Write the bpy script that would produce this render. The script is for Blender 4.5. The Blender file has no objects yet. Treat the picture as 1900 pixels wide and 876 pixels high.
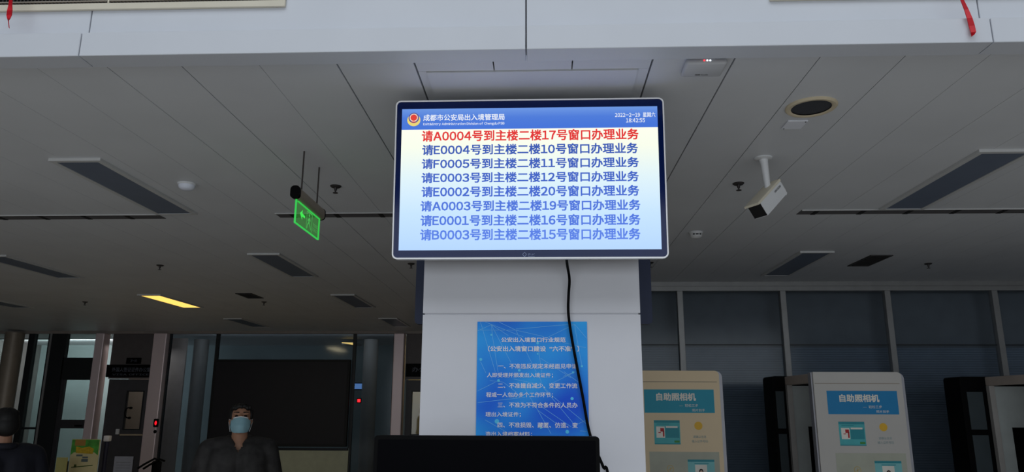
import bpy, bmesh, math, random
from mathutils import Vector, Matrix, Euler
random.seed(7)
S = bpy.context.scene
COL = S.collection

# ------------------------------------------------------------------ camera, light, exposure
F = 1360.0
PITCH = math.atan(317 / F)
YAW = math.atan(56 * math.cos(PITCH) / F)
ROLL = 0.004
CAM = Vector((0, 0, 1.65))
ROT = Matrix.Rotation(YAW, 3, 'Z') @ Matrix.Rotation(math.pi / 2 + PITCH, 3, 'X') @ Matrix.Rotation(ROLL, 3, 'Z')
cd = bpy.data.cameras.new('camera'); cam = bpy.data.objects.new('camera', cd); COL.objects.link(cam)
cd.sensor_width = 36; cd.lens = 36 * F / 1900; cd.clip_start = 0.05
cam.matrix_world = Matrix.Translation(CAM) @ ROT.to_4x4()
S.camera = cam
S.view_settings.view_transform = 'Standard'; S.view_settings.look = 'None'
S.view_settings.gamma = 1; S.view_settings.use_curve_mapping = False
S.view_settings.exposure = 0

W = bpy.data.worlds.new('world'); S.world = W; W.use_nodes = True
W.node_tree.nodes['Background'].inputs[0].default_value = (0.55, 0.65, 0.85, 1)
W.node_tree.nodes['Background'].inputs[1].default_value = 0.02

def area(name, loc, rot, sx, sy, power, col):
    l = bpy.data.lights.new(name, 'AREA'); l.shape = 'RECTANGLE'; l.size = sx; l.size_y = sy
    l.energy = power; l.color = col
    o = bpy.data.objects.new(name, l); COL.objects.link(o); o.location = loc; o.rotation_euler = rot
    return o
# daylight through the tall glazed front of the hall, behind the camera, and from the atrium roof
area('window_daylight', (0.5, -7.4, 2.1), (math.radians(90), 0, 0), 15, 3.6, 310, (0.87, 0.94, 1.0))
area('skylight_daylight', (0, -3.5, 9.0), (math.radians(12), 0, 0), 14, 7, 600, (0.86, 0.93, 1.0))

# ------------------------------------------------------------------ helpers
def ray(px, py): return ROT @ Vector(((px - 950) / F, (438 - py) / F, -1))
def onY(px, py, Y): d = ray(px, py); return CAM + d * (Y / d.y)
def onZ(px, py, z): d = ray(px, py); return CAM + d * ((z - CAM.z) / d.z)
def onX(px, py, X): d = ray(px, py); return CAM + d * (X / d.x)
def lin(c):
    c = c / 255.0
    return c / 12.92 if c <= 0.04045 else ((c + 0.055) / 1.055) ** 2.4
def L3(rgb): return (lin(rgb[0]), lin(rgb[1]), lin(rgb[2]), 1)

MATS = {}
def mat(name, rgb, rough=0.6, metal=0.0, spec=0.4, var=0.06, scale=8.0, bump=0.0, stretch=None):
    if name in MATS: return MATS[name]
    m = bpy.data.materials.new(name); m.use_nodes = True
    nt = m.node_tree; b = nt.nodes['Principled BSDF']
    b.inputs['Roughness'].default_value = rough; b.inputs['Metallic'].default_value = metal
    b.inputs['Specular IOR Level'].default_value = spec
    tc = nt.nodes.new('ShaderNodeTexCoord'); nz = nt.nodes.new('ShaderNodeTexNoise')
    nz.inputs['Scale'].default_value = scale; nz.inputs['Detail'].default_value = 3
    if stretch:
        mp = nt.nodes.new('ShaderNodeMapping'); mp.inputs['Scale'].default_value = stretch
        nt.links.new(tc.outputs['Object'], mp.inputs[0]); nt.links.new(mp.outputs[0], nz.inputs['Vector'])
    else:
        nt.links.new(tc.outputs['Object'], nz.inputs['Vector'])
    rp = nt.nodes.new('ShaderNodeValToRGB')
    c = L3(rgb)
    rp.color_ramp.elements[0].position = 0.3; rp.color_ramp.elements[1].position = 0.7
    rp.color_ramp.elements[0].color = tuple(x * (1 - var) for x in c[:3]) + (1,)
    rp.color_ramp.elements[1].color = tuple(min(1, x * (1 + var)) for x in c[:3]) + (1,)
    nt.links.new(nz.outputs['Fac'], rp.inputs[0]); nt.links.new(rp.outputs[0], b.inputs['Base Color'])
    if bump:
        bp = nt.nodes.new('ShaderNodeBump'); bp.inputs['Strength'].default_value = bump; bp.inputs['Distance'].default_value = 0.01
        nt.links.new(nz.outputs['Fac'], bp.inputs['Height']); nt.links.new(bp.outputs[0], b.inputs['Normal'])
    MATS[name] = m
    return m

def emit(name, rgb, strength=1.0):
    if name in MATS: return MATS[name]
    m = bpy.data.materials.new(name); m.use_nodes = True
    b = m.node_tree.nodes['Principled BSDF']
    b.inputs['Base Color'].default_value = (0.01, 0.01, 0.01, 1); b.inputs['Roughness'].default_value = 0.3
    b.inputs['Emission Color'].default_value = L3(rgb); b.inputs['Emission Strength'].default_value = strength
    MATS[name] = m
    return m

def emit_ramp(name, stops, strength=1.0):
    m = bpy.data.materials.new(name); m.use_nodes = True
    nt = m.node_tree; b = nt.nodes['Principled BSDF']
    b.inputs['Base Color'].default_value = (0.01, 0.01, 0.01, 1); b.inputs['Roughness'].default_value = 0.25
    tc = nt.nodes.new('ShaderNodeTexCoord'); sx = nt.nodes.new('ShaderNodeSeparateXYZ'); rp = nt.nodes.new('ShaderNodeValToRGB')
    nt.links.new(tc.outputs['Generated'], sx.inputs[0]); nt.links.new(sx.outputs['Z'], rp.inputs[0])
    cr = rp.color_ramp
    cr.elements[0].position = stops[0][0]; cr.elements[0].color = L3(stops[0][1])
    cr.elements[1].position = stops[-1][0]; cr.elements[1].color = L3(stops[-1][1])
    for p, c in stops[1:-1]:
        e = cr.elements.new(p); e.color = L3(c)
    nt.links.new(rp.outputs[0], b.inputs['Emission Color']); b.inputs['Emission Strength'].default_value = strength
    MATS[name] = m
    return m

def glass(name, tint, gloss=0.05, rough=0.03):
    m = bpy.data.materials.new(name); m.use_nodes = True
    nt = m.node_tree; nt.nodes.remove(nt.nodes['Principled BSDF'])
    t = nt.nodes.new('ShaderNodeBsdfTransparent'); t.inputs[0].default_value = tuple(tint) + (1,)
    g = nt.nodes.new('ShaderNodeBsdfGlossy'); g.inputs['Roughness'].default_value = rough
    mx = nt.nodes.new('ShaderNodeMixShader'); mx.inputs[0].default_value = gloss
    nt.links.new(t.outputs[0], mx.inputs[1]); nt.links.new(g.outputs[0], mx.inputs[2])
    nt.links.new(mx.outputs[0], nt.nodes['Material Output'].inputs[0])
    MATS[name] = m
    return m

class MB:
    def __init__(s): s.bm = bmesh.new()
    def box(s, lo, hi, bev=0.0, seg=2):
        vs = [s.bm.verts.new((x, y, z)) for x in (lo[0], hi[0]) for y in (lo[1], hi[1]) for z in (lo[2], hi[2])]
        fs = [s.bm.faces.new([vs[i] for i in q]) for q in ((0, 1, 3, 2), (4, 6, 7, 5), (0, 4, 5, 1), (2, 3, 7, 6), (0, 2, 6, 4), (1, 5, 7, 3))]
        if bev:
            es = list({e for f in fs for e in f.edges})
            bmesh.ops.bevel(s.bm, geom=es, offset=bev, segments=seg, profile=0.5, affect='EDGES')
        return s
    def hexa(s, q0, q1):
        a = [s.bm.verts.new(p) for p in q0]; b = [s.bm.verts.new(p) for p in q1]
        n = len(a)
        s.bm.faces.new(list(reversed(a))); s.bm.faces.new(b)
        for i in range(n): s.bm.faces.new([a[i], a[(i + 1) % n], b[(i + 1) % n], b[i]])
        return s
    def poly(s, pts):
        s.bm.faces.new([s.bm.verts.new(p) for p in pts]); return s
    def prism(s, uv, y0, y1):            # outline in the XZ plane, from y0 (front) back to y1
        return s.hexa([(u, y1, v) for u, v in uv], [(u, y0, v) for u, v in uv])
    def tube(s, pts, r, n=10, cap=True):
        pts = [Vector(p) for p in pts]; rs = r if isinstance(r, (list, tuple)) else [r] * len(pts)
        rings = []; up = None
        for i, p in enumerate(pts):
            d = (pts[min(i + 1, len(pts) - 1)] - pts[max(i - 1, 0)]).normalized()
            if up is None: up = Vector((0, 0, 1)) if abs(d.z) < 0.9 else Vector((1, 0, 0))
            a = d.cross(up).normalized(); b = a.cross(d).normalized(); up = b
            rings.append([s.bm.verts.new(p + (a * math.cos(t) + b * math.sin(t)) * rs[i]) for t in [2 * math.pi * k / n for k in range(n)]])
        for A, B in zip(rings, rings[1:]):
            for k in range(n): s.bm.faces.new([A[k], A[(k + 1) % n], B[(k + 1) % n], B[k]])
        if cap:
            s.bm.faces.new(list(reversed(rings[0]))); s.bm.faces.new(rings[-1])
        return s
    def lathe(s, prof, c=(0, 0, 0), n=28):    # prof: (radius, z) list, about the Z axis
        rings = []
        for r, z in prof:
            if r < 1e-6: rings.append([s.bm.verts.new((c[0], c[1], c[2] + z))])
            else: rings.append([s.bm.verts.new((c[0] + r * math.cos(t), c[1] + r * math.sin(t), c[2] + z)) for t in [2 * math.pi * k / n for k in range(n)]])
        for A, B in zip(rings, rings[1:]):
            if len(A) == 1 and len(B) == 1: continue
            for k in range(n):
                k2 = (k + 1) % n
                if len(A) == 1: s.bm.faces.new([A[0], B[k2], B[k]])
                elif len(B) == 1: s.bm.faces.new([A[k], A[k2], B[0]])
                else: s.bm.faces.new([A[k], A[k2], B[k2], B[k]])
        return s
    def ell(s, c, r, rot=None, n=20, m=14):
        M = Matrix.Translation(Vector(c)) @ (rot.to_matrix().to_4x4() if rot else Matrix()) @ Matrix.Diagonal((r[0], r[1], r[2], 1))
        bmesh.ops.create_uvsphere(s.bm, u_segments=n, v_segments=m, radius=1, matrix=M); return s
    def cap(s, a, b, ra, rb, n=14):          # tapered capsule
        a, b = Vector(a), Vector(b); d = (b - a); Ln = d.length
        prof = [(ra * math.sin(t), -ra * math.cos(t)) for t in [math.pi / 2 * k / 5 for k in range(6)]] + [(rb * math.cos(t), Ln + rb * math.sin(t)) for t in [math.pi / 2 * k / 5 for k in range(6)]]
        nv = len(s.bm.verts); self_v = set(s.bm.verts)
        s.lathe(prof, n=n)
        M = Matrix.Translation(a) @ d.to_track_quat('Z', 'Y').to_matrix().to_4x4()
        for v in s.bm.verts:
            if v not in self_v: v.co = M @ v.co
        return s

def link(name, me, parent=None, m=None, smooth=None):
    o = bpy.data.objects.new(name, me); COL.objects.link(o)
    if parent is not None: o.parent = parent
    if m is not None:
        me.materials.clear(); me.materials.append(m)
    if smooth is not None:
        for p in me.polygons: p.use_smooth = True
        if smooth < 180:
            bm = bmesh.new(); bm.from_mesh(me)
            a = math.radians(smooth)
            for e in bm.edges:
                if len(e.link_faces) == 2 and e.calc_face_angle(0) > a: e.smooth = False
            bm.to_mesh(me); bm.free()
    return o
def obj(name, mb, m, parent=None, smooth=None):
    me = bpy.data.meshes.new(name)
    bmesh.ops.recalc_face_normals(mb.bm, faces=[f for f in mb.bm.faces if len({v for v in f.verts}) > 2]) if not getattr(mb, 'flat', False) else None
    mb.bm.to_mesh(me); mb.bm.free()
    return link(name, me, parent, m, smooth)
def blob(name, mb, m, parent, voxel=0.012, smooth=4):   # one continuous skin over the pieces
    me = bpy.data.meshes.new(name); mb.bm.to_mesh(me); mb.bm.free()
    t = bpy.data.objects.new('tmp', me); COL.objects.link(t)
    r = t.modifiers.new('r', 'REMESH'); r.mode = 'VOXEL'; r.voxel_size = voxel
    if smooth:
        k = t.modifiers.new('s', 'SMOOTH'); k.factor = 0.5; k.iterations = smooth
    dg = bpy.context.evaluated_depsgraph_get(); dg.update()
    me2 = bpy.data.meshes.new_from_object(t.evaluated_get(dg))
    bpy.data.objects.remove(t); bpy.data.meshes.remove(me)
    me2.name = name
    return link(name, me2, parent, m, 180)
def thing(name, label, cat, loc=(0, 0, 0), rot=None, group=None):
    o = bpy.data.objects.new(name, None); COL.objects.link(o); o.empty_display_size = 0.1
    o.location = loc
    if rot: o.rotation_euler = rot
    o['label'] = label; o['category'] = cat
    if group: o['group'] = group
    return o
def tag(o, label, cat, group=None):
    o['label'] = label; o['category'] = cat
    if group: o['group'] = group
    return o
def struct(name, mb, m, parent=None, smooth=None):
    o = obj(name, mb, m, parent, smooth)
    if parent is None: o['kind'] = 'structure'
    return o
def sempty(name, loc=(0, 0, 0)):
    o = bpy.data.objects.new(name, None); COL.objects.link(o); o.location = loc; o['kind'] = 'structure'; o.empty_display_size = 0.1
    return o
def rounded(x0, z0, x1, z1, r, n=5, corners=(1, 1, 1, 1)):     # outline, corners BL BR TR TL
    out = []
    for (cx, cz, a0, on, px, pz) in ((x0 + r, z0 + r, math.pi, corners[0], x0, z0), (x1 - r, z0 + r, 1.5 * math.pi, corners[1], x1, z0),
                                     (x1 - r, z1 - r, 0, corners[2], x1, z1), (x0 + r, z1 - r, 0.5 * math.pi, corners[3], x0, z1)):
        if on: out += [(cx + r * math.cos(a0 + math.pi / 2 * k / n), cz + r * math.sin(a0 + math.pi / 2 * k / n)) for k in range(n + 1)]
        else: out.append((px, pz))
    return out

_fonts = {}
_gl = {}
def glyph(c):                            # outline of one character, filled; latin letters and figures in the same plain face as the Chinese
    if c not in _gl:
        full = chr(ord(c) + 0xFEE0) if '!' <= c <= '~' else c
        cu = bpy.data.curves.new('t', 'FONT'); cu.body = full; cu.size = 1; cu.resolution_u = 2
        t = bpy.data.objects.new('t', cu); COL.objects.link(t)
        dg = bpy.context.evaluated_depsgraph_get(); dg.update()
        me = bpy.data.meshes.new_from_object(t.evaluated_get(dg))
        _gl[c] = ([(v.co.x, v.co.y) for v in me.vertices], [tuple(p.vertices) for p in me.polygons])
        bpy.data.objects.remove(t); bpy.data.curves.remove(cu); bpy.data.meshes.remove(me)
    return _gl[c]
def text_mesh(s, bold=0.0):
    V, P, x = [], [], 0.0
    shifts = [(0, 0)] if bold <= 0 else [(bold, bold), (-bold, bold), (bold, -bold), (-bold, -bold)] + ([(0, 0)] if bold > 0.02 else [])
    for c in s:
        lead = 0.55 if c == '\u201c' else 0.0
        if c == ' ': x += 0.3; continue
        vs, ps = glyph(c)
        if not vs: x += 0.5; continue
        lo, hi = min(v[0] for v in vs), max(v[0] for v in vs)
        latin = '!' <= c <= '~'
        off = x - lo + 0.04 if latin else x + lead
        for lay, (dx, dy) in enumerate(shifts):
            k = len(V)
            V += [(a + off + dx, b + dy, 0.00012 * lay) for a, b in vs]; P += [tuple(i + k for i in p) for p in ps]
        adv = max(hi - lo + 0.09, 0.61 if c.isdigit() else 0.2) if latin else 1.0
        x += adv
    me = bpy.data.meshes.new('text'); me.from_pydata(V, [], P); me.update()
    return me

class Face:
    """2-D drawing on the face of a thing: x right, z up, front towards local -Y."""
    def __init__(s, root, front):
        s.root = root; s.front = front
        s.M = Matrix.Translation(root.location) @ root.rotation_euler.to_matrix().to_4x4()
        s.Mi = s.M.inverted()
    def uv(s, px, py):                     # where the sight line of that pixel meets this face
        o = s.Mi @ CAM; d = s.Mi.to_3x3() @ ray(px, py)
        t = (s.front - o.y) / d.y
        p = o + d * t
        return (p.x, p.z)
    def text(s, name, string, m, x0, x1, z0, z1, depth=0.001, parent=None, bold=0.0, space=1.0, shear=0.0):
        me = text_mesh(string, bold)
        xs = [v.co.x for v in me.vertices]; ys = [v.co.y for v in me.vertices]
        ax, bx, ay, by = min(xs), max(xs), min(ys), max(ys)
        for v in me.vertices:
            u = (v.co.x - ax) / max(1e-6, bx - ax); w = (v.co.y - ay) / max(1e-6, by - ay)
            v.co = (x0 + u * (x1 - x0), s.front - depth - v.co.z, z0 + w * (z1 - z0))
        me.name = name
        return link(name, me, parent or s.root, m)
    def flat(s, mb, uvs, depth=0.001):
        mb.flat = True
        y = s.front - depth
        a = sum(uvs[i][0] * uvs[(i + 1) % len(uvs)][1] - uvs[(i + 1) % len(uvs)][0] * uvs[i][1] for i in range(len(uvs)))
        if a < 0: uvs = list(reversed(uvs))
        mb.poly([(u, y, v) for u, v in uvs]); return mb
    def rect(s, mb, x0, z0, x1, z1, depth=0.001): return s.flat(mb, [(x0, z0), (x1, z0), (x1, z1), (x0, z1)], depth)
    def disc(s, mb, cx, cz, r, depth=0.001, n=24, rz=None):
        return s.flat(mb, [(cx + r * math.cos(2 * math.pi * k / n), cz + (rz or r) * math.sin(2 * math.pi * k / n)) for k in range(n)], depth)
    def line(s, mb, a, b, w, depth=0.001):
        d = Vector((b[0] - a[0], b[1] - a[1])); n = Vector((-d.y, d.x)).normalized() * w / 2
        return s.flat(mb, [(a[0] - n.x, a[1] - n.y), (b[0] - n.x, b[1] - n.y), (b[0] + n.x, b[1] + n.y), (a[0] + n.x, a[1] + n.y)], depth)

# ------------------------------------------------------------------ materials
M_fascia = mat('white_panel', (208, 211, 218), 0.45, var=0.02, scale=3)
M_column = mat('column_panel', (214, 214, 220), 0.5, var=0.02, scale=3)
M_ceil = mat('ceiling_panel', (218, 220, 224), 0.5, var=0.03, scale=2)
M_dark = mat('dark_gap', (22, 22, 24), 0.9)
M_floor = mat('floor_stone', (206, 200, 192), 0.25, var=0.12, scale=2)
M_wall = mat('wall_paint', (120, 118, 116), 0.7)
M_wall_dk = mat('wall_dark', (62, 60, 60), 0.6)
M_wall_gr = mat('wall_greygreen', (196, 198, 172), 0.7)
M_pale = mat('pale_wall', (190, 195, 196), 0.7)
M_frame = mat('dark_frame', (30, 33, 36), 0.45)
M_alu = mat('aluminium', (150, 150, 150), 0.4, 0.3)
M_steel = mat('steel_cladding', (242, 222, 224), 0.4, 0.25, var=0.06, scale=1.5, stretch=(1, 1, 0.4))
M_black = mat('black_plastic', (8, 8, 9), 0.5, spec=0.06, var=0.1)
M_gloss = mat('black_gloss', (8, 9, 12), 0.12, spec=0.5, var=0.05)
M_white = mat('white_plastic', (225, 226, 228), 0.4, var=0.02)
M_cream = mat('cream_metal', (222, 214, 194), 0.5, var=0.03)
M_red = mat('red_ribbon', (205, 14, 34), 0.5, var=0.1, scale=30)
M_rod = mat('rod_metal', (70, 64, 62), 0.5, 0.5)

ZC = 3.05          # ceiling
YB = 14.0          # far wall, left hall
YR = 8.4           # glazed wall, right
YF = 2.64           # balcony front
YS = 2.75          # ceiling starts behind the beam

# ------------------------------------------------------------------ shell
struct('floor', MB().box((-12, -8.5, -0.1), (8, YB + 3.5, 0)), M_floor)

joints = [-2.145 - 0.325 * 3, -2.145 - 0.325 * 2, -2.145 - 0.325, -2.145, -1.838, -1.516, -1.183, -0.852, -0.525, 0.467, 0.803, 1.148, 1.49, 1.829]
x = joints[0]
while x > -11.6: x -= 0.327; joints.insert(0, x)
x = joints[-1]
while x < 7.6: x += 0.338; joints.append(x)
gap = {-0.852: 0.007, -0.525: 0.008, 0.467: 0.008, 0.803: 0.007, -1.516: 0.005, -1.838: 0.004, 1.148: 0.0045, 1.49: 0.004}
cb = MB()
edges = [-12] + joints + [8]
for a, b in zip(edges, edges[1:]):
    ga = gap.get(a, 0.0022) / 2; gb = gap.get(b, 0.0022) / 2
    if abs(a + 0.525) < 1e-6:               # the wide plate around the column
        for k in range(3):
            w = (b - a) / 3
            cb.box((a + w * k + (ga if k == 0 else 0.003), YS, ZC), (a + w * (k + 1) - (gb if k == 2 else 0.003), 2.885, ZC + 0.03))
        cb.box((a + 0.04, 2.889, ZC - 0.006), (b - 0.05, 5.0, ZC + 0.03))
        cb.box((a + ga, 2.887, ZC), (a + 0.0385, 5.0, ZC + 0.03)); cb.box((b - 0.0485, 2.887, ZC), (b - gb, 5.0, ZC + 0.03))
        for k in range(3):
            w = (b - a) / 3
            cb.box((a + w * k + 0.002, 5.003, ZC), (a + w * (k + 1) - 0.002, YB + 0.2, ZC + 0.03))
    else:
        cb.box((a + ga, YS, ZC), (b - gb, YB + 0.2, ZC + 0.03))
struct('ceiling', cb, M_ceil)
struct('ceiling_slab', MB().box((-12, YF + 0.105, ZC + 0.035), (8, YB + 3.5, ZC + 0.2)), M_dark)
struct('ceiling_corridor', MB().box((-12, YB + 0.21, ZC), (8, YB + 3.5, ZC + 0.03)), M_ceil)

# fascia of the balcony: lower band, recessed upper band, soffit
ZL, ZT = 3.02, 3.36
YF = 2.64
zmid = onY(976, 47, YF).z
sx = [onY(149, 78, YF).x, onY(976, 70, YF).x, onY(1840, 52, YF).x]
sx2 = [onY(169, 32, YF + 0.07).x, onY(976, 20, YF + 0.07).x, onY(1815, 14, YF + 0.07).x]
def panels(name, ex, z0, z1, y0, y1, g=0.005):
    mb = MB()
    for a, b in zip(ex, ex[1:]): mb.box((a + g / 2, y0, z0), (b - g / 2, y1, z1), 0.002, 1)
    return struct(name, mb, M_fascia)
ends = lambda v: [-12] + [v[0] - 1.98 * k for k in (4, 3, 2, 1)] + v + [v[2] + 1.98 * k for k in (1, 2)] + [8]
panels('trim_1', ends(sx), ZL, zmid, YF, YF + 0.105)
panels('wall_front', ends(sx2), zmid + 0.001, 5.2, YF + 0.07, YF + 0.10)
struct('beam_core', MB().box((-12, YF + 0.11, ZC + 0.04), (8, YF + 0.2, 5.2)), M_dark)

# hall side walls, atrium front behind the camera (seen only as reflection)
struct('wall_left', MB().box((-12.15, YF, 0), (-12, YB + 3.5, ZC)), M_wall)
struct('wall_right', MB().box((8, YF, 0), (8.15, YR + 3, ZC)), M_wall)
ws = MB()
for a, b in ((-10, -3.1), (-3.0, -1.35), (-1.25, 0.0)): ws.box((a, -8.2, 4.6), (b, -8.0, 9))
ws.box((-10, -8.5, 8.0), (10, -8.25, 9))
struct('wall_south', ws, M_pale)
wg = MB()
for a, b in ((0.05, 1.5), (1.58, 3.0), (3.08, 9)): wg.box((a, -8.12, 4.6), (b, -8.1, 9))
struct('window_9', wg, M_gloss)

# ------------------------------------------------------------------ column with its panels
CY0, CY1 = 3.33, 4.0
CX0, CX1 = onY(781, 640, CY0).x, onY(1192, 640, CY0).x
zseam = onY(985, 582, CY0).z
pb = MB()
pb.box((CX0 + 0.004, CY0 + 0.004, 0), (CX1 - 0.004, CY1, zseam - 0.004))
pb.box((CX0 + 0.012, CY0 + 0.012, zseam - 0.01), (CX1 - 0.012, CY1 - 0.01, zseam + 0.01))
pb.box((CX0 + 0.004, CY0 + 0.004, zseam + 0.003), (CX1 - 0.004, CY1, ZC - 0.01))
struct('pillar', pb, M_column)

# ------------------------------------------------------------------ main display
tilt = math.radians(4.0)
tc = onY(984, 333, 3.09)
tv = thing('television', 'big bright queue display with white rim showing ticket numbers, hung on the white column', 'screen', tc, (tilt, 0, 0.0))
tf = Face(tv, 0.0)
TL, TR, BR, BL = tf.uv(735, 188), tf.uv(1232, 181), tf.uv(1240, 480), tf.uv(727, 481)
tx0, tx1 = (TL[0] + BL[0]) / 2, (TR[0] + BR[0]) / 2
tz0, tz1 = (BL[1] + BR[1]) / 2, (TL[1] + TR[1]) / 2
obj('casing', MB().prism(rounded(tx0 + 0.004, tz0 + 0.004, tx1 - 0.004, tz1 - 0.004, 0.022), 0.006, 0.05), M_black, tv)
rim = MB(); fo = rounded(tx0, tz0, tx1, tz1, 0.024, 6); fi = rounded(tx0 + 0.006, tz0 + 0.007, tx1 - 0.006, tz1 - 0.006, 0.018, 6)
n = len(fo)
A = [rim.bm.verts.new((u, -0.004, v)) for u, v in fo]; B = [rim.bm.verts.new((u, -0.004, v)) for u, v in fi]
A2 = [rim.bm.verts.new((u, 0.03, v)) for u, v in fo]; B2 = [rim.bm.verts.new((u, 0.03, v)) for u, v in fi]
for i in range(n):
    j = (i + 1) % n
    for q in ((A[i], A[j], B[j], B[i]), (A2[j], A2[i], B2[i], B2[j]), (A[j], A[i], A2[i], A2[j]), (B[i], B[j], B2[j], B2[i])): rim.bm.faces.new(q)
o = obj('rim', rim, mat('white_rim', (250, 250, 252), 0.25, var=0.01), tv); o['label'] = 'thin white rim'
obj('bezel', MB().prism(fi, 0.0, 0.02), mat('bezel_glass', (14, 32, 84), 0.1, spec=0.25, var=0.05), tv)
dTL, dTR, dBR, dBL = tf.uv(745.6, 203.5), tf.uv(1221, 196.5), tf.uv(1226, 463), tf.uv(740.3, 464.5)
ux0, ux1, uz0, uz1 = (dTL[0] + dBL[0]) / 2, (dTR[0] + dBR[0]) / 2, (dBL[1] + dBR[1]) / 2, (dTL[1] + dTR[1]) / 2
hz = (tf.uv(745, 241.3)[1] + tf.uv(1222, 236)[1]) / 2
mb = MB(); tf.rect(mb, ux0, uz0, ux1, hz, 0.001)
scr = obj('screen', mb, emit_ramp('screen_glow', [(0, (176, 210, 254)), (0.3, (196, 226, 254)), (0.6, (224, 243, 248)), (0.85, (248, 253, 236)), (1, (253, 254, 238))], 1.0), tv)
mb = MB(); tf.rect(mb, ux0, hz, ux1, uz1, 0.001)
hdr = obj('header', mb, emit_ramp('header_glow', [(0, (66, 118, 226)), (0.55, (76, 126, 226)), (1, (110, 156, 236))], 0.9), scr)
M_txw = emit('text_white', (245, 250, 255), 0.95)
# emblem: wheat base, blue shield, red disc
cx, cz = tf.uv(768, 222)
k = tf.uv(780, 222)[0] - cx
mb = MB(); tf.disc(mb, cx, cz - 0.1 * k, 1.02 * k, 0.002, rz=0.98 * k)
em = obj('emblem', mb, emit('emblem_gold', (245, 222, 120), 0.9), scr)
mb = MB(); tf.disc(mb, cx, cz + 0.24 * k, 0.82 * k, 0.003)
obj('emblem_shield', mb, emit('emblem_blue', (92, 84, 150), 0.8), scr)
mb = MB(); tf.disc(mb, cx, cz + 0.26 * k, 0.64 * k, 0.004)
obj('emblem_ring', mb, emit('emblem_pale', (250, 220, 200), 0.9), scr)
mb = MB(); tf.disc(mb, cx, cz + 0.26 * k, 0.5 * k, 0.005); tf.rect(mb, cx - 0.3 * k, cz - 0.5 * k, cx + 0.3 * k, cz - 0.36 * k, 0.005)
obj('emblem_disc', mb, emit('emblem_red', (226, 58, 44), 0.95), scr)
def tvtext(name, s, m, l, r, bold, space=1.0, par=scr):   # l = left bottom pixel, r = right top pixel
    a = tf.uv(*l); b = tf.uv(*r)
    return tf.text(name, s, m, a[0], b[0], a[1], b[1], 0.003, par, bold, space)
tvtext('heading', '成都市公安局出入境管理局', M_txw, (785.6, 225.0), (936.2, 211.3), 0.012)
tvtext('subheading', 'Exit&Entry Administration Division of Chengdu PSB', M_txw, (785.6, 234.2), (936, 226.6), 0.012)
tvtext('date', '2022-2-19  星期六', M_txw, (1141, 218.2), (1215.5, 208.6), 0.01)
tvtext('clock', '18:42:55', M_txw, (1161.5, 227.6), (1196.5, 219.6), 0.01)
lines = ['请A0004号到主楼二楼17号窗口办理业务', '请E0004号到主楼二楼10号窗口办理业务', '请F0005号到主楼二楼11号窗口办理业务', '请E0003号到主楼二楼12号窗口办理业务',
         '请E0002号到主楼二楼20号窗口办理业务', '请A0003号到主楼二楼19号窗口办理业务', '请E0001号到主楼二楼16号窗口办理业务', '请B0003号到主楼二楼15号窗口办理业务']
ext = [(166, 248, 1233, 182), (168, 315, 1230, 252), (166, 383, 1234, 322), (165, 452, 1234, 391), (165, 522, 1236, 460), (160, 592, 1242, 531), (160, 664, 1242, 602), (158, 735, 1242, 672)]
cols = [(236, 44, 42), (50, 88, 186), (50, 90, 194), (54, 96, 204), (56, 100, 214), (66, 112, 226), (70, 116, 230), (78, 124, 236)]
for i, (s, e, c) in enumerate(zip(lines, ext, cols)):
    o = tvtext('ticket_line', s, emit('ticket_text_%d' % i, c, 0.9), (720 + e[0] / 2.655, 170 + e[1] / 2.655), (720 + e[2] / 2.655, 170 + e[3] / 2.655), 0.024)
    if i == 0: o['label'] = 'red ticket line at the top'
mb = MB()
c0 = tf.uv(973.3, 472.3); q = tf.uv(977, 472.3)[0] - c0[0]
dm = [(c0[0] + q, c0[1]), (c0[0], c0[1] + 1.15 * q), (c0[0] - q, c0[1]), (c0[0], c0[1] - 1.15 * q)]
for i in range(4): tf.line(mb, dm[i], dm[(i + 1) % 4], 0.0016, 0.0015)
a = tf.uv(980, 475.6); b = tf.uv(992, 470)
w = b[0] - a[0]; h = b[1] - a[1]
for (u0, v0, u1, v1) in ((0, 0, 1, 0), (0.05, 0.2, 0.05, 0.85), (0.05, 0.85, 0.35, 0.8), (0.35, 0.8, 0.3, 0.5), (0.3, 0.5, 0.05, 0.45), (0.5, 0.5, 0.62, 0.35), (0.62, 0.35, 1, 0.9), (0.55, 0.7, 0.75, 0.75)):
    tf.line(mb, (a[0] + u0 * w, a[1] + v0 * h), (a[0] + u1 * w, a[1] + v1 * h), 0.0011, 0.0015)
obj('maker_mark', mb, mat('mark_grey', (150, 165, 205), 0.5), tv)
for sx_ in (-0.2, 0.12): obj('wall_bracket', MB().box((sx_, 0.051, -0.16), (sx_ + 0.08, 0.2, 0.16)), M_black, tv)

# second display on the far side of the column
z0b = onY(1200, 602, 4.03).z
t2 = thing('television', 'dark back display edge showing past both sides behind the white column', 'screen', ((CX0 + CX1) / 2 + 0.005, 4.03, z0b + 0.4))
obj('casing', MB().prism(rounded(-0.653, -0.4, 0.645, 0.4, 0.02), -0.03, 0.03), mat('navy_casing', (28, 40, 72), 0.5), t2)
obj('bezel', MB().prism(rounded(-0.64, -0.385, 0.632, 0.385, 0.015), 0.031, 0.036), M_gloss, t2)

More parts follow.
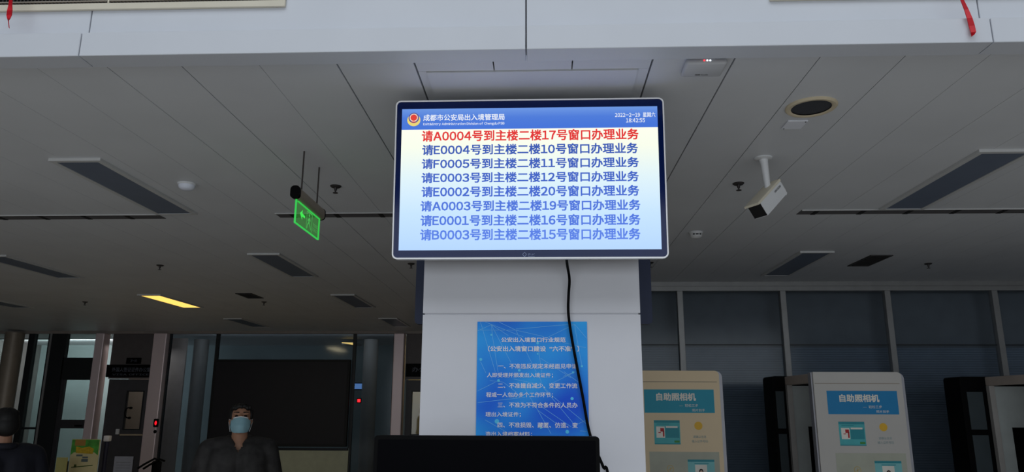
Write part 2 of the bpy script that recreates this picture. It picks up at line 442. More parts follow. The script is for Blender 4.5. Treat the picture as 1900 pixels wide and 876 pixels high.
# power cable of the display
cbx = [(1051, 478, 3.16), (1052.5, 492, 3.19), (1056.5, 518, 3.205), (1055, 548, 3.215), (1054.5, 580, 3.22), (1060, 622, 3.22), (1069, 672, 3.22), (1081, 735, 3.22), (1093, 800, 3.22), (1106, 835, 3.22), (1120, 868, 3.22), (1131, 896, 3.22)]
cbx = [(a_, b_, c_ + (0.085 if i_ > 1 else 0.01 + 0.03 * i_)) for i_, (a_, b_, c_) in enumerate(cbx)]
pts = [onY(*p) for p in cbx]; pts.append(Vector((pts[-1].x + 0.08, 3.3, 0.7))); pts.append(Vector((pts[-1].x + 0.03, 3.28, 0.02)))
def catmull(P, n=6):
    out = []
    for i in range(len(P) - 1):
        p0, p1, p2, p3 = P[max(i - 1, 0)], P[i], P[i + 1], P[min(i + 2, len(P) - 1)]
        for k in range(n):
            t = k / n
            out.append(0.5 * ((2 * p1) + (p2 - p0) * t + (2 * p0 - 5 * p1 + 4 * p2 - p3) * t * t + (3 * p1 - p0 - 3 * p2 + p3) * t ** 3))
    return out + [P[-1]]
tag(obj('power_cable', MB().tube(catmull(pts), 0.0062, 8), M_black, smooth=60), 'loose black power cable hanging from the bright display down the white column', 'cable')

# ------------------------------------------------------------------ blue notice on the column
a = onY(886, 597, CY0 - 0.002); b = onY(1089, 597, CY0 - 0.002)
pw = b.x - a.x; ph = pw * 1.42
pos = thing('poster', 'blue notice sheet with white Chinese rules stuck on the white column below the display', 'poster', (a.x, CY0, a.z))
pf = Face(pos, -0.003)
def poster_mat():
    m = bpy.data.materials.new('blue_print'); m.use_nodes = True
    nt = m.node_tree; b = nt.nodes['Principled BSDF']; b.inputs['Roughness'].default_value = 0.6; b.inputs['Specular IOR Level'].default_value = 0.15
    tcn = nt.nodes.new('ShaderNodeTexCoord'); nz = nt.nodes.new('ShaderNodeTexNoise'); nz.inputs['Scale'].default_value = 3.2; nz.inputs['Detail'].default_value = 1
    rp = nt.nodes.new('ShaderNodeValToRGB')
    nt.links.new(tcn.outputs['Object'], nz.inputs['Vector']); nt.links.new(nz.outputs['Fac'], rp.inputs[0]); nt.links.new(rp.outputs[0], b.inputs['Base Color'])
    rp.color_ramp.elements[0].position = 0.34; rp.color_ramp.elements[0].color = L3((36, 92, 224))
    rp.color_ramp.elements[1].position = 0.66; rp.color_ramp.elements[1].color = L3((58, 176, 255))
    return m
obj('sheet', MB().box((0, -0.003, -ph), (pw, -0.0005, 0)), poster_mat(), pos)
def Z5(x, y): return pf.uv(870 + x / 7.917, 590 + y / 7.917)
def Z6(x, y): return pf.uv(870 + x / 6.7375, 690 + y / 6.7375)
clip = lambda p: (min(max(p[0], 0.001), pw - 0.001), min(max(p[1], -ph + 0.001), -0.001))
mb = MB()
for (p, q2) in ((Z5(170, 60), Z5(390, 800)), (Z5(240, 60), Z5(800, 280)), (Z5(440, 60), Z5(690, 180)), (Z5(130, 180), Z5(690, 180)), (Z5(690, 165), Z5(1540, 90)), (Z5(690, 180), Z5(990, 800)),
               (Z5(690, 180), Z5(1100, 275)), (Z5(1150, 290), Z5(1540, 100)), (Z5(1550, 90), Z5(1600, 380)), (Z5(1600, 380), Z5(1660, 700)), (Z5(1550, 90), Z5(1730, 300)), (Z5(330, 100), Z5(350, 290)),
               (Z5(350, 290), Z5(430, 800)), (Z5(330, 100), Z5(620, 660)), (Z5(130, 190), Z5(330, 100)), (Z5(330, 100), Z5(580, 260)), (Z5(170, 640), Z5(250, 810)), (Z5(1010, 380), Z5(1070, 800)), (Z5(1050, 590), Z5(1500, 880)),
               (Z5(1380, 360), Z5(1720, 440)), (Z5(1390, 860), Z5(1560, 790)), (Z6(1030, 150), Z6(1330, 0)), (Z6(880, 60), Z6(930, 200)), (Z6(930, 200), Z6(1320, 660)), (Z6(1040, 300), Z6(1480, 660)), (Z6(930, 190), Z6(1040, 300)),
               (Z6(260, 110), Z6(430, 130)), (Z6(430, 130), Z6(600, 260)), (Z6(110, 240), Z6(330, 130)), (Z6(110, 385), Z6(700, 320)), (Z6(560, 90), Z6(880, 160)), (Z6(700, 210), Z6(860, 480)), (Z6(860, 480), Z6(1030, 780)),
               (Z6(860, 480), Z6(1140, 680)), (Z6(900, 430), Z6(1280, 690)), (Z6(1190, 0), Z6(1370, 130)), (Z6(1390, 740), Z6(1480, 745)), (Z6(200, 600), Z6(480, 760)), (Z6(1300, 680), Z6(1480, 600))):
    pf.line(mb, clip(p), clip(q2), 0.0013, 0.0006)
obj('net_lines', mb, mat('print_line', (120, 200, 250), 0.4), pos)
mb = MB()
for (p, r) in ((Z5(175, 610), 0.0068), (Z5(330, 250), 0.0045), (Z5(1010, 370), 0.006), (Z5(1010, 530), 0.004), (Z5(1660, 710), 0.005), (Z5(1530, 800), 0.005), (Z5(740, 770), 0.006), (Z6(350, 620), 0.010), (Z6(1290, 335), 0.007), (Z6(1230, 750), 0.008), (Z6(900, 700), 0.005), (Z6(370, 110), 0.006)):
    mb = MB(); pf.disc(mb, p[0], p[1], r, 0.0008)
    obj('light_dot', mb, mat('print_dot', (76, 196, 244), 0.4), pos)
M_ptx = mat('print_white', (232, 232, 240), 0.5, var=0.01)
def ptext(s, l, r, bold=0.012):
    return pf.text('text_line', s, M_ptx, l[0], r[0], l[1], r[1], 0.0012, pos, bold)
ptext('公安出入境窗口行业规范', Z5(475, 358), Z5(1420, 285), 0.022)
ptext('（公安出入境窗口建设“六不准”）', Z5(280, 495), Z5(1620, 412), 0.022)
ptext('一、不准违反规定未经面见申请', Z5(430, 745), Z5(1590, 672))
ptext('人即受理并颁发出入境证件；', Z6(225, 75), Z6(1050, 12))
ptext('二、不准擅自减少、变更工作流', Z6(362, 205), Z6(1355, 142))
ptext('程或一人包办多个工作环节；', Z6(215, 322), Z6(1050, 258))
ptext('三、不准为不符合条件的人员办', Z6(360, 448), Z6(1358, 385))
ptext('理出入境证件；', Z6(208, 566), Z6(650, 503))
ptext('四、不准损毁、藏匿、仿造、变', Z6(358, 698), Z6(1360, 635))
ptext('造出入境档案材料；', Z6(208, 815), Z6(790, 750))

# ------------------------------------------------------------------ dark monitor in front of the column
a = onY(695, 808, 2.7); b = onY(1112, 808, 2.7)
mw = b.x - a.x; mh = 0.49
mon = thing('monitor', 'black switched-off monitor on a stand in front of the white column', 'screen', ((a.x + b.x) / 2, 2.7, 0), (0, 0, 0))
zt = a.z
obj('casing', MB().prism(rounded(-mw / 2, zt - mh, mw / 2, zt, 0.012), 0.0, 0.045), M_black, mon)
obj('screen', MB().prism(rounded(-mw / 2 + 0.014, zt - mh + 0.02, mw / 2 - 0.014, zt - 0.014, 0.004), -0.002, 0.0), mat('off_screen', (3, 3, 6), 0.25, spec=0.02), mon)
obj('pole', MB().tube([(0, 0.08, 0.02), (0, 0.08, zt - 0.15)], 0.028, 16).box((-0.1, 0.046, zt - 0.32), (0.1, 0.075, zt - 0.14)), M_black, mon, 40)
obj('base', MB().lathe([(0, 0.0), (0.26, 0.0), (0.26, 0.012), (0.22, 0.022), (0.05, 0.03), (0, 0.03)], (0, 0.08, 0)), M_black, mon, 30)

# ------------------------------------------------------------------ ceiling things
M_diff = mat('lamp_diffuser', (104, 114, 132), 0.45, var=0.03)
M_lampf = mat('lamp_frame', (205, 205, 205), 0.4, var=0.02)
def lamp(x0, y0, label, lit=False, ln=1.24, w=0.31):
    t = thing('ceiling_light', label, 'ceiling light', (x0, y0, ZC), None, 'recessed ceiling light panels')
    fr = MB()
    fr.box((0, 0, -0.016), (w, 0.03, 0)).box((0, ln - 0.03, -0.016), (w, ln, 0)).box((0, 0.03, -0.016), (0.03, ln - 0.03, 0)).box((w - 0.03, 0.03, -0.016), (w, ln - 0.03, 0))
    obj('frame', fr, M_lampf, t)
    obj('diffuser', MB().box((0.03, 0.03, -0.012), (w - 0.03, ln - 0.03, -0.002)), emit('lamp_lit', (255, 200, 95), 1.5) if lit else M_diff, t)
    if lit: area('lamp_glow', (x0 + w / 2, y0 + ln / 2, ZC - 0.03), (0, 0, 0), w - 0.06, ln - 0.06, 9, (1.0, 0.86, 0.55))
    return t
lamp(-2.865, 3.95, 'unlit ceiling panel light nearest on the ceiling to the left of the green exit sign')
lamp(2.43, 3.945, 'unlit ceiling panel light nearest on the right, beyond the white camera')
lamp(-2.765, 6.66, 'unlit ceiling panel light just beyond and below the green exit sign')
lamp(2.375, 6.67, 'unlit ceiling panel light beyond the slot grille behind the white camera')
lamp(-5.43, 6.69, 'unlit ceiling panel light at the left picture edge, above the lit yellow lamp')
lamp(-2.70, 9.24, 'unlit ceiling panel light right of the lit yellow lamp, in the same row')
lamp(-5.22, 9.21, 'only lit ceiling lamp, glowing yellow over the left hall', True)
lamp(-7.75, 9.21, 'dim unlit ceiling panel light left of the lit yellow lamp at picture edge')
lamp(-2.645, 11.82, 'far unlit ceiling panel light just left of the column, near the glazed wall')
lamp(-5.22, 11.85, 'far unlit ceiling panel light above the big dark display panel')

def slot(x0, x1, y0, label):
    t = thing('slot_diffuser', label, 'air vent', (x0, y0, ZC), None, 'linear air slots across the ceiling')
    Ln = x1 - x0
    obj('lip', MB().box((0, -0.01, -0.008), (Ln, 0.0, 0.0), 0.002, 1), M_lampf, t)
    obj('slot', MB().box((0, 0.001, -0.003), (Ln, 0.12, -0.0005)), mat('slot_dark', (92, 90, 92), 0.8), t)
    k = 0.1
    while k < Ln - 0.05:
        obj('crossbar', MB().box((k, 0.001, -0.006), (k + 0.035, 0.12, -0.0035)), mat('slot_bar', (24, 23, 24), 0.8), t); k += 0.335
slot(-6.6, -2.875, 5.225, 'long ceiling air slot at left beside the nearest left light panel')
slot(-1.98, -0.85, 5.215, 'ceiling air slot between the green exit sign and the bright display')
slot(1.895, 4.6, 5.215, 'long ceiling air slot at right behind the white camera')

def vent(x0, y0, x1, y1, label):
    t = thing('ceiling_vent', label, 'air vent', (x0, y0, ZC))
    w, l = x1 - x0, y1 - y0
    obj('frame', MB().box((0, 0, -0.008), (w, 0.02, 0)).box((0, l - 0.02, -0.008), (w, l, 0)).box((0, 0.02, -0.008), (0.02, l - 0.02, 0)).box((w - 0.02, 0.02, -0.008), (w, l - 0.02, 0)), M_wall_dk, t)
    obj('backing', MB().box((0.02, 0.02, -0.003), (w - 0.02, l - 0.02, -0.001)), M_dark, t)
    s = MB(); k = 0.04
    while k < l - 0.03: s.box((0.02, k, -0.007), (w - 0.02, k + 0.008, -0.003)); k += 0.035
    obj('slat', s, mat('vent_slat', (38, 36, 36), 0.7), t)
vent(-3.9, 9.13, -3.69, 9.56, 'small dark ceiling vent to the right of the lit yellow lamp')
vent(3.09, 6.86, 3.3, 7.4, 'dark ceiling vent at right above the glazed wall')

M_spr = mat('sprinkler_metal', (66, 62, 62), 0.45, 0.5)
def sprinkler(px, py, label, sc=1.0):
    p = onZ(px, py, ZC)
    t = thing('sprinkler', label, 'sprinkler', p, None, 'pendant ceiling sprinklers')
    obj('escutcheon', MB().lathe([(0, 0), (0.036 * sc, 0), (0.036 * sc, -0.004), (0.028 * sc, -0.011), (0.013 * sc, -0.012), (0, -0.012)]), M_spr, t, 40)
    obj('stem', MB().lathe([(0, -0.012), (0.011, -0.012), (0.009, -0.03), (0.005, -0.034), (0.005, -0.046), (0, -0.046)], n=14), M_spr, t, 40)
    obj('deflector', MB().lathe([(0, -0.046), (0.017 * sc, -0.046), (0.017 * sc, -0.049), (0, -0.049)], n=18), M_spr, t, 40)
sprinkler(623, 345, 'dark ceiling sprinkler right of the green exit sign')
sprinkler(1370, 340, 'dark ceiling sprinkler left of the white camera')
sprinkler(297, 492, 'small ceiling sprinkler above the lit yellow lamp')
sprinkler(763, 489, 'small ceiling sprinkler just left of the column, below the display corner')
sprinkler(1206, 487, 'small ceiling sprinkler just right of the column, below the display corner')
sprinkler(1722, 489, 'small ceiling sprinkler right of the dark right-hand vent')
sprinkler(158, 560, 'tiny ceiling sprinkler left of the lit yellow lamp')
sprinkler(490, 560, 'tiny far ceiling sprinkler just beyond the small left vent')

p = onZ(347, 341, ZC)
t = thing('smoke_detector', 'round white smoke detector beside the nearest left light panel', 'smoke detector', p)
obj('base', MB().lathe([(0, 0), (0.058, 0), (0.058, -0.012), (0, -0.012)]), M_white, t, 40)
obj('dome', MB().lathe([(0, -0.012), (0.052, -0.012), (0.047, -0.03), (0.034, -0.04), (0, -0.043)]), mat('detector_white', (236, 240, 255), 0.4, var=0.01), t, 40)
p = onZ(1291, 431, ZC)
t = thing('smoke_detector', 'white smoke detector with dark slits right of the bright display', 'smoke detector', p)
obj('base', MB().lathe([(0, 0), (0.056, 0), (0.056, -0.012), (0, -0.012)]), M_white, t, 40)
obj('dome', MB().lathe([(0, -0.012), (0.05, -0.012), (0.046, -0.038), (0.03, -0.05), (0, -0.052)]), M_white, t, 40)
for ax in (-0.026, 0.0, 0.026):
    obj('slit', MB().box((ax - (0.011 if ax == 0 else 0.006), -0.0515, -0.03), (ax + (0.011 if ax == 0 else 0.006), -0.042, -0.021)), M_dark, t)

sp = onZ(1505, 197.5, ZC)
t = thing('ceiling_speaker', 'round ceiling speaker with cream ring and dark mesh above the white camera', 'speaker', (sp.x, sp.y, ZC))
obj('ring', MB().lathe([(0.092, 0), (0.118, 0), (0.118, -0.006), (0.112, -0.012), (0.1, -0.013), (0.091, -0.008)], n=48), mat('ring_cream', (214, 200, 172), 0.5), t, 40)
obj('mesh', MB().lathe([(0, -0.004), (0.06, -0.0045), (0.092, -0.003), (0.092, -0.0005), (0, -0.0005)], n=48), mat('speaker_mesh', (62, 64, 70), 0.8, var=0.25, scale=220), t, 40)
pa = onZ(1474, 230, ZC)
t = thing('access_plate', 'small white rectangular plate on the ceiling right beside the round speaker', 'plate', (pa.x, pa.y, ZC))
obj('plate', MB().box((-0.05, -0.055, -0.008), (0.05, 0.055, 0), 0.002, 1), mat('plate_white', (240, 242, 250), 0.4, var=0.01), t)
obj('screw', MB().lathe([(0, -0.008), (0.004, -0.008), (0.004, -0.0095), (0, -0.0095)], (0.04, -0.045, 0), n=10).lathe([(0, -0.008), (0.004, -0.008), (0.004, -0.0095), (0, -0.0095)], (-0.04, 0.045, 0), n=10), M_spr, t)

# wifi unit under the edge of the ceiling
a0 = onZ(1268, 113, ZC); a1 = onZ(1344, 113, ZC); a2 = onZ(1300, 141, ZC)
t = thing('wireless_router', 'white wireless unit with three tiny lights on the ceiling edge right of display', 'router', ((a0.x + a1.x) / 2 + 0.006, 2.79, ZC))
hw = (a1.x - a0.x) / 2
obj('body', MB().box((-hw, 0.0, -0.028), (hw, 0.135, -0.002), 0.012, 3), mat('router_white', (196, 197, 200), 0.5, var=0.02), t, 40)
apf = Face(t, 0.0)
zled = -0.0145
for dx, m in ((-0.012, emit('led_red', (255, 40, 50), 3)), (0.0, emit('led_white', (240, 245, 255), 3)), (0.012, emit('led_white2', (225, 235, 255), 3))):
    obj('led', MB().ell((dx, -0.0005, zled), (0.0035, 0.003, 0.0035), n=10, m=8), m, t)
me = text_mesh('锐捷 Ruijie', 0.01)
xs = [v.co.x for v in me.vertices]; ys = [v.co.y for v in me.vertices]
for v in me.vertices:
    v.co = ((v.co.x - min(xs)) / (max(xs) - min(xs)) * 0.055 - 0.03, 0.112 - (v.co.y - min(ys)) * 0.011, -0.0285)
link('lettering', me, t, mat('grey_ink', (90, 92, 98), 0.6))

# green exit sign: arm running away from us, hanging from two rods
ex = -1.33
t = thing('exit_sign', 'glowing green acrylic exit sign with arrow hanging from two rods', 'exit sign', (ex, 4.012, 0.006))
obj('housing', MB().prism(rounded(-0.024, 2.742, 0.024, 2.81, 0.02, 5), -0.222, 0.236), mat('sign_housing', (176, 164, 148), 0.4, 0.3), t, 40)
obj('end_cap', MB().prism(rounded(-0.026, 2.74, 0.026, 2.812, 0.021, 5), -0.245, -0.222), M_black, t, 40)
obj('end_cap', MB().prism(rounded(-0.026, 2.74, 0.026, 2.812, 0.021, 5), 0.236, 0.246), M_black, t, 40)
for yy in (-0.142, 0.144):
    obj('rod', MB().tube([(0, yy, 2.808), (0, yy, ZC - 0.006)], 0.0045, 8), M_rod, t, 60)
g = bpy.data.materials.new('green_acrylic'); g.use_nodes = True
nt = g.node_tree; nt.nodes.remove(nt.nodes['Principled BSDF'])
tr = nt.nodes.new('ShaderNodeBsdfTransparent'); tr.inputs[0].default_value = (0.75, 0.95, 0.75, 1)
em_ = nt.nodes.new('ShaderNodeEmission'); em_.inputs[0].default_value = L3((84, 176, 84)); em_.inputs[1].default_value = 1.0
mx = nt.nodes.new('ShaderNodeMixShader'); mx.inputs[0].default_value = 0.15
nt.links.new(tr.outputs[0], mx.inputs[1]); nt.links.new(em_.outputs[0], mx.inputs[2]); nt.links.new(mx.outputs[0], nt.nodes['Material Output'].inputs[0])
y0, y1, z0, z1 = -0.215, 0.212, 2.612, 2.742
obj('panel', MB().box((-0.004, y0, z0), (0.004, y1, z1)), g, t)
ge = emit('green_edge', (60, 255, 96), 1.0)
obj('glowing_edge', MB().box((-0.0045, y0, z0 - 0.002), (0.0045, y1, z0 + 0.0035)).box((-0.0045, y0 + 0.03, z1 - 0.005), (0.0045, y1, z1 - 0.001)).box((-0.0045, y0 - 0.002, z0), (0.0045, y0 + 0.004, z1)).box((-0.0045, y1 - 0.002, z0), (0.0045, y1 + 0.001, z1)), emit('green_edge2', (58, 226, 92), 0.75), t)
# symbols face +X (towards the hall on the right); local along y = s, up = z
def sym(pts):   # pts in (s along y, z)
    return [(0.0052, y0 + s, z0 + z) for s, z in pts]
mb = MB(); mb.flat = True
# arrow pointing to the near end
mb.poly(sym([(0.06, 0.068), (0.105, 0.098), (0.1, 0.078), (0.15, 0.072), (0.15, 0.060), (0.1, 0.058), (0.105, 0.038)]))
obj('arrow', mb, emit('green_arrow', (70, 250, 90), 0.85), t)
mb = MB(); mb.flat = True
def bar(p, q, w):
    d = Vector((q[0] - p[0], q[1] - p[1])); nn = Vector((-d.y, d.x)).normalized() * w / 2
    mb.poly(sym([(p[0] - nn.x, p[1] - nn.y), (q[0] - nn.x, q[1] - nn.y), (q[0] + nn.x, q[1] + nn.y), (p[0] + nn.x, p[1] + nn.y)]))
for p, q in (((0.18, 0.008), (0.18, 0.112)), ((0.18, 0.112), (0.275, 0.112)), ((0.275, 0.112), (0.275, 0.008))): bar(p, q, 0.006)
for p, q, w in (((0.225, 0.082), (0.222, 0.055), 0.018), ((0.222, 0.078), (0.2, 0.06), 0.007), ((0.228, 0.078), (0.25, 0.068), 0.007), ((0.222, 0.056), (0.2, 0.036), 0.009), ((0.2, 0.036), (0.192, 0.014), 0.008), ((0.224, 0.056), (0.245, 0.038), 0.009), ((0.245, 0.038), (0.262, 0.02), 0.008)): bar(p, q, w)
mb.poly(sym([(0.222 + 0.011 * math.cos(k), 0.096 + 0.009 * math.sin(k)) for k in [2 * math.pi * i / 10 for i in range(10)]]))
obj('running_man', mb, emit('green_man', (88, 220, 100), 0.6), t)
for s, zz, h in (('安全出口', 0.052, 0.024), ('EXIT', 0.026, 0.018)):
    me = text_mesh(s, 0.01)
    xs = [v.co.x for v in me.vertices]; ys = [v.co.y for v in me.vertices]
    for v in me.vertices:
        v.co = (0.0052, y0 + 0.295 + (v.co.x - min(xs)) / (max(xs) - min(xs)) * 0.1, z0 + zz + (v.co.y - min(ys)) / (max(ys) - min(ys)) * h)
    link('lettering', me, t, emit('green_text', (96, 190, 100), 0.5))

# security camera
p = onZ(1416, 293, ZC)
t = thing('security_camera', 'white box security camera hanging from the ceiling right of the display', 'camera', p)
obj('mount_plate', MB().lathe([(0, 0), (0.05, 0), (0.05, -0.006), (0.03, -0.012), (0, -0.012)]), M_white, t, 40)
obj('arm', MB().tube([(0, 0, -0.01), (0.004, 0, -0.04), (0.012, 0, -0.185)], [0.026, 0.022, 0.017], 16).tube([(0.012, 0, -0.185), (0.016, 0, -0.235)], 0.008, 12), M_white, t, 50)
pv = onY(1416, 356, p.y) - p
body = bpy.data.objects.new('housing', None)
fwd = (ROT @ Vector((-0.64, -0.52, 0.57))).normalized()
upv = ROT @ Vector((-0.63, 0.70, 0.22))
upv = (upv - fwd * upv.dot(fwd)).normalized()
rt = upv.cross(fwd).normalized()
cc = onY(1424, 371, p.y - 0.02) - p
RM = Matrix((rt, -fwd, upv)).transposed().to_4x4()      # local x right, -y forward, z up
MM = Matrix.Translation(cc) @ RM
def camobj(name, mb, m, sm=None):
    for v in mb.bm.verts: v.co = MM @ v.co
    return obj(name, mb, m, t, sm)
hl, hwd, hh = 0.125, 0.045, 0.042
camobj('housing', MB().prism([(-hwd, -hh), (hwd, -hh), (hwd, hh), (-hwd, hh)], -hl, hl).box((-hwd * 0.8, hl, -hh * 0.8), (hwd * 0.8, hl + 0.02, hh * 0.8), 0.006, 2), M_white, 30)
camobj('sun_hood', MB().prism(rounded(-hwd - 0.004, hh - 0.001, hwd + 0.004, hh + 0.012, 0.005, 3, (0, 0, 1, 1)), -hl - 0.022, hl + 0.004), M_cream, 30)
camobj('front_glass', MB().box((-hwd + 0.003, -hl - 0.003, -hh + 0.003), (hwd - 0.003, -hl + 0.001, hh - 0.003)), M_gloss)
me = text_mesh('HIKVISION', 0.02)
xs = [v.co.x for v in me.vertices]; ys = [v.co.y for v in me.vertices]
for sgn in (-1,):
    for v in me.vertices:
        u = (v.co.x - min(xs)) / (max(xs) - min(xs)); w = (v.co.y - min(ys)) / (max(ys) - min(ys))
        v.co = MM @ Vector((hwd + 0.001, 0.03 + u * 0.075, 0.014 + w * 0.012))
    link('lettering', me, t, mat('dark_ink', (52, 54, 60), 0.6))
obj('signal_wire', MB().tube(catmull([Vector((0.02, 0, -0.17)), Vector((0.06, 0.03, -0.165)), Vector((0.11, 0.06, -0.15)), Vector((0.14, 0.08, -0.2)), cc - fwd * 0.15]), 0.004, 8), M_white, t, 60)

# air grilles on the balcony front, with red ribbons
def grille(px0, px1, py, label):
    Yg = YF + 0.07
    A = onY(px0, py, Yg); B = onY(px1, py, Yg)
    t = thing('air_grille', label, 'air vent', (A.x, Yg, A.z))
    w = B.x - A.x; h = 0.42; fy = -0.014
    fr = MB(); fr.box((0, fy, 0), (w, -0.001, 0.03), 0.002, 1).box((0, fy, h - 0.03), (w, -0.001, h), 0.002, 1).box((0, fy, 0.03), (0.034, -0.001, h - 0.03), 0.002, 1).box((w - 0.034, fy, 0.03), (w, -0.001, h - 0.03), 0.002, 1)
    obj('frame', fr, mat('grille_cream', (214, 206, 188), 0.5, var=0.03), t)
    obj('backing', MB().box((0.034, -0.003, 0.03), (w - 0.034, -0.001, h - 0.03)), M_dark, t)
    s = MB(); z = 0.034
    while z < h - 0.04: s.box((0.034, fy + 0.001, z + 0.004), (w - 0.034, -0.004, z + 0.009)); z += 0.02
    obj('louver', s, mat('grille_grey', (150, 140, 128), 0.5), t)
    s = MB(); k = w - 0.034 - 0.0155
    while k > 0.04: s.box((k, fy + 0.004, 0.031), (k + 0.004, -0.0035, h - 0.031)); k -= 0.0155
    obj('fin', s, mat('grille_fin', (56, 52, 50), 0.6), t)
    s = MB()
    for k in (w - 0.034 - 0.72, w - 0.034 - 1.44):
        if k > 0.05: s.box((k, fy, 0.03), (k + 0.006, -0.003, h - 0.03))
    obj('divider', s, M_cream, t)
grille(-520, 529, 33, 'cream air grille with dark louvers on the balcony front at upper left')
grille(1427, 2480, 3.5, 'cream air grille edge on the balcony front at upper right')
def ribbon(name, pxs, label, wid):
    Yr = YF - 0.012
    P = [onY(a, b, Yr - 0.01 * (i % 2)) for i, (a, b, w) in enumerate(pxs)]
    t = Vector((0, 0, 0))
    mb = MB(); rows = []
    for (a, b, w), p in zip(pxs, P):
        hw = w / F * 2.9 / 2
        rows.append([mb.bm.verts.new((p.x - hw, p.y, p.z)), mb.bm.verts.new((p.x + hw, p.y - 0.004, p.z)), mb.bm.verts.new((p.x + hw, p.y + 0.001, p.z)), mb.bm.verts.new((p.x - hw, p.y + 0.004, p.z))])
    for A, B in zip(rows, rows[1:]):
        for k in range(4): mb.bm.faces.new([A[k], A[(k + 1) % 4], B[(k + 1) % 4], B[k]])
    mb.bm.faces.new(rows[0]); mb.bm.faces.new(rows[-1])
    tag(obj(name, mb, M_red), label, 'ribbon')
ribbon('ribbon', [(21, -40, 6), (20, 0, 7), (19, 10, 8), (18, 20, 11), (17, 28, 11), (16, 35, 6), (15.5, 38, 2), (17, 52, 0.8)], 'short red ribbon tail hanging from the left air grille', 1)
ribbon('ribbon', [(1772, -40, 3), (1785, 0, 4), (1793, 18, 6), (1799, 34, 8), (1803, 48, 9), (1806, 60, 8), (1805, 65, 4), (1803.5, 67, 1)], 'long narrow red ribbon tail blown aside at the right air grille', 1)

# ------------------------------------------------------------------ right: glazed wall with roller shutter
RX0 = 0.95
h0 = onY(1263, 541, YR).z; h1 = onY(1263, 533, YR).z
struct('trim_2', MB().box((RX0, YR - 0.05, h1 + 0.004), (8, YR + 0.05, ZC)).box((RX0, YR - 0.045, h0), (8, YR + 0.05, h1 - 0.004)).box((RX0, YR - 0.035, h1 - 0.006), (8, YR + 0.05, h1 + 0.006)), M_alu)
struct('wall_return', MB().box((RX0 - 0.12, YR - 0.05, 0), (RX0, YB, ZC)), M_wall)
mx_ = [onY(px, 600, YR).x for px in (1263, 1455, 1650, 1850)]
mx_ = [mx_[0] - 1.17] + mx_ + [mx_[-1] + 1.17, mx_[-1] + 2.34]
mx_[0] = max(mx_[0], RX0 + 0.02)
G_dark = glass('partition_glass', (0.90, 0.93, 0.95), 0.012, 0.12)
ztr = onY(1350, 640, YR).z
for i, (a, b) in enumerate(zip(mx_, mx_[1:])):
    w = sempty('window_%d' % (i + 3), ((a + b) / 2, YR, 0))
    d = (b - a) / 2
    obj('mullion', MB().box((d - 0.032, -0.04, 0.0), (d + 0.032, 0.04, h0), 0.003, 1), M_alu, w)
    obj('transom', MB().box((-d + 0.033, -0.004, ztr - 0.006), (d - 0.033, 0.008, ztr + 0.006)), M_frame, w)
    obj('pane', MB().box((-d + 0.033, 0.01, 0.02), (d - 0.033, 0.018, h0)), G_dark, w)
sb = MB(); z = 0.0; zs = onY(1350, 648, YR + 0.25).z
while z < zs:
    sb.hexa([(RX0, YR + 0.25, z), (8, YR + 0.25, z), (8, YR + 0.27, z), (RX0, YR + 0.27, z)], [(RX0, YR + 0.262, z + 0.025), (8, YR + 0.262, z + 0.025), (8, YR + 0.275, z + 0.025), (RX0, YR + 0.275, z + 0.025)])
    z += 0.0265
tag(obj('roller_shutter', sb, mat('shutter_slate', (128, 138, 152), 0.6)), 'closed dark slatted roller shutter behind the right glazed wall', 'shutter')
struct('wall_shutter', MB().box((RX0, YR + 0.3, zs + 0.002), (8, YR + 0.4, ZC)), mat('shutter_box', (112, 116, 122), 0.7))
struct('wall_north', MB().box((RX0, YR + 0.42, 0), (8, YR + 0.5, ZC)), M_wall_dk)

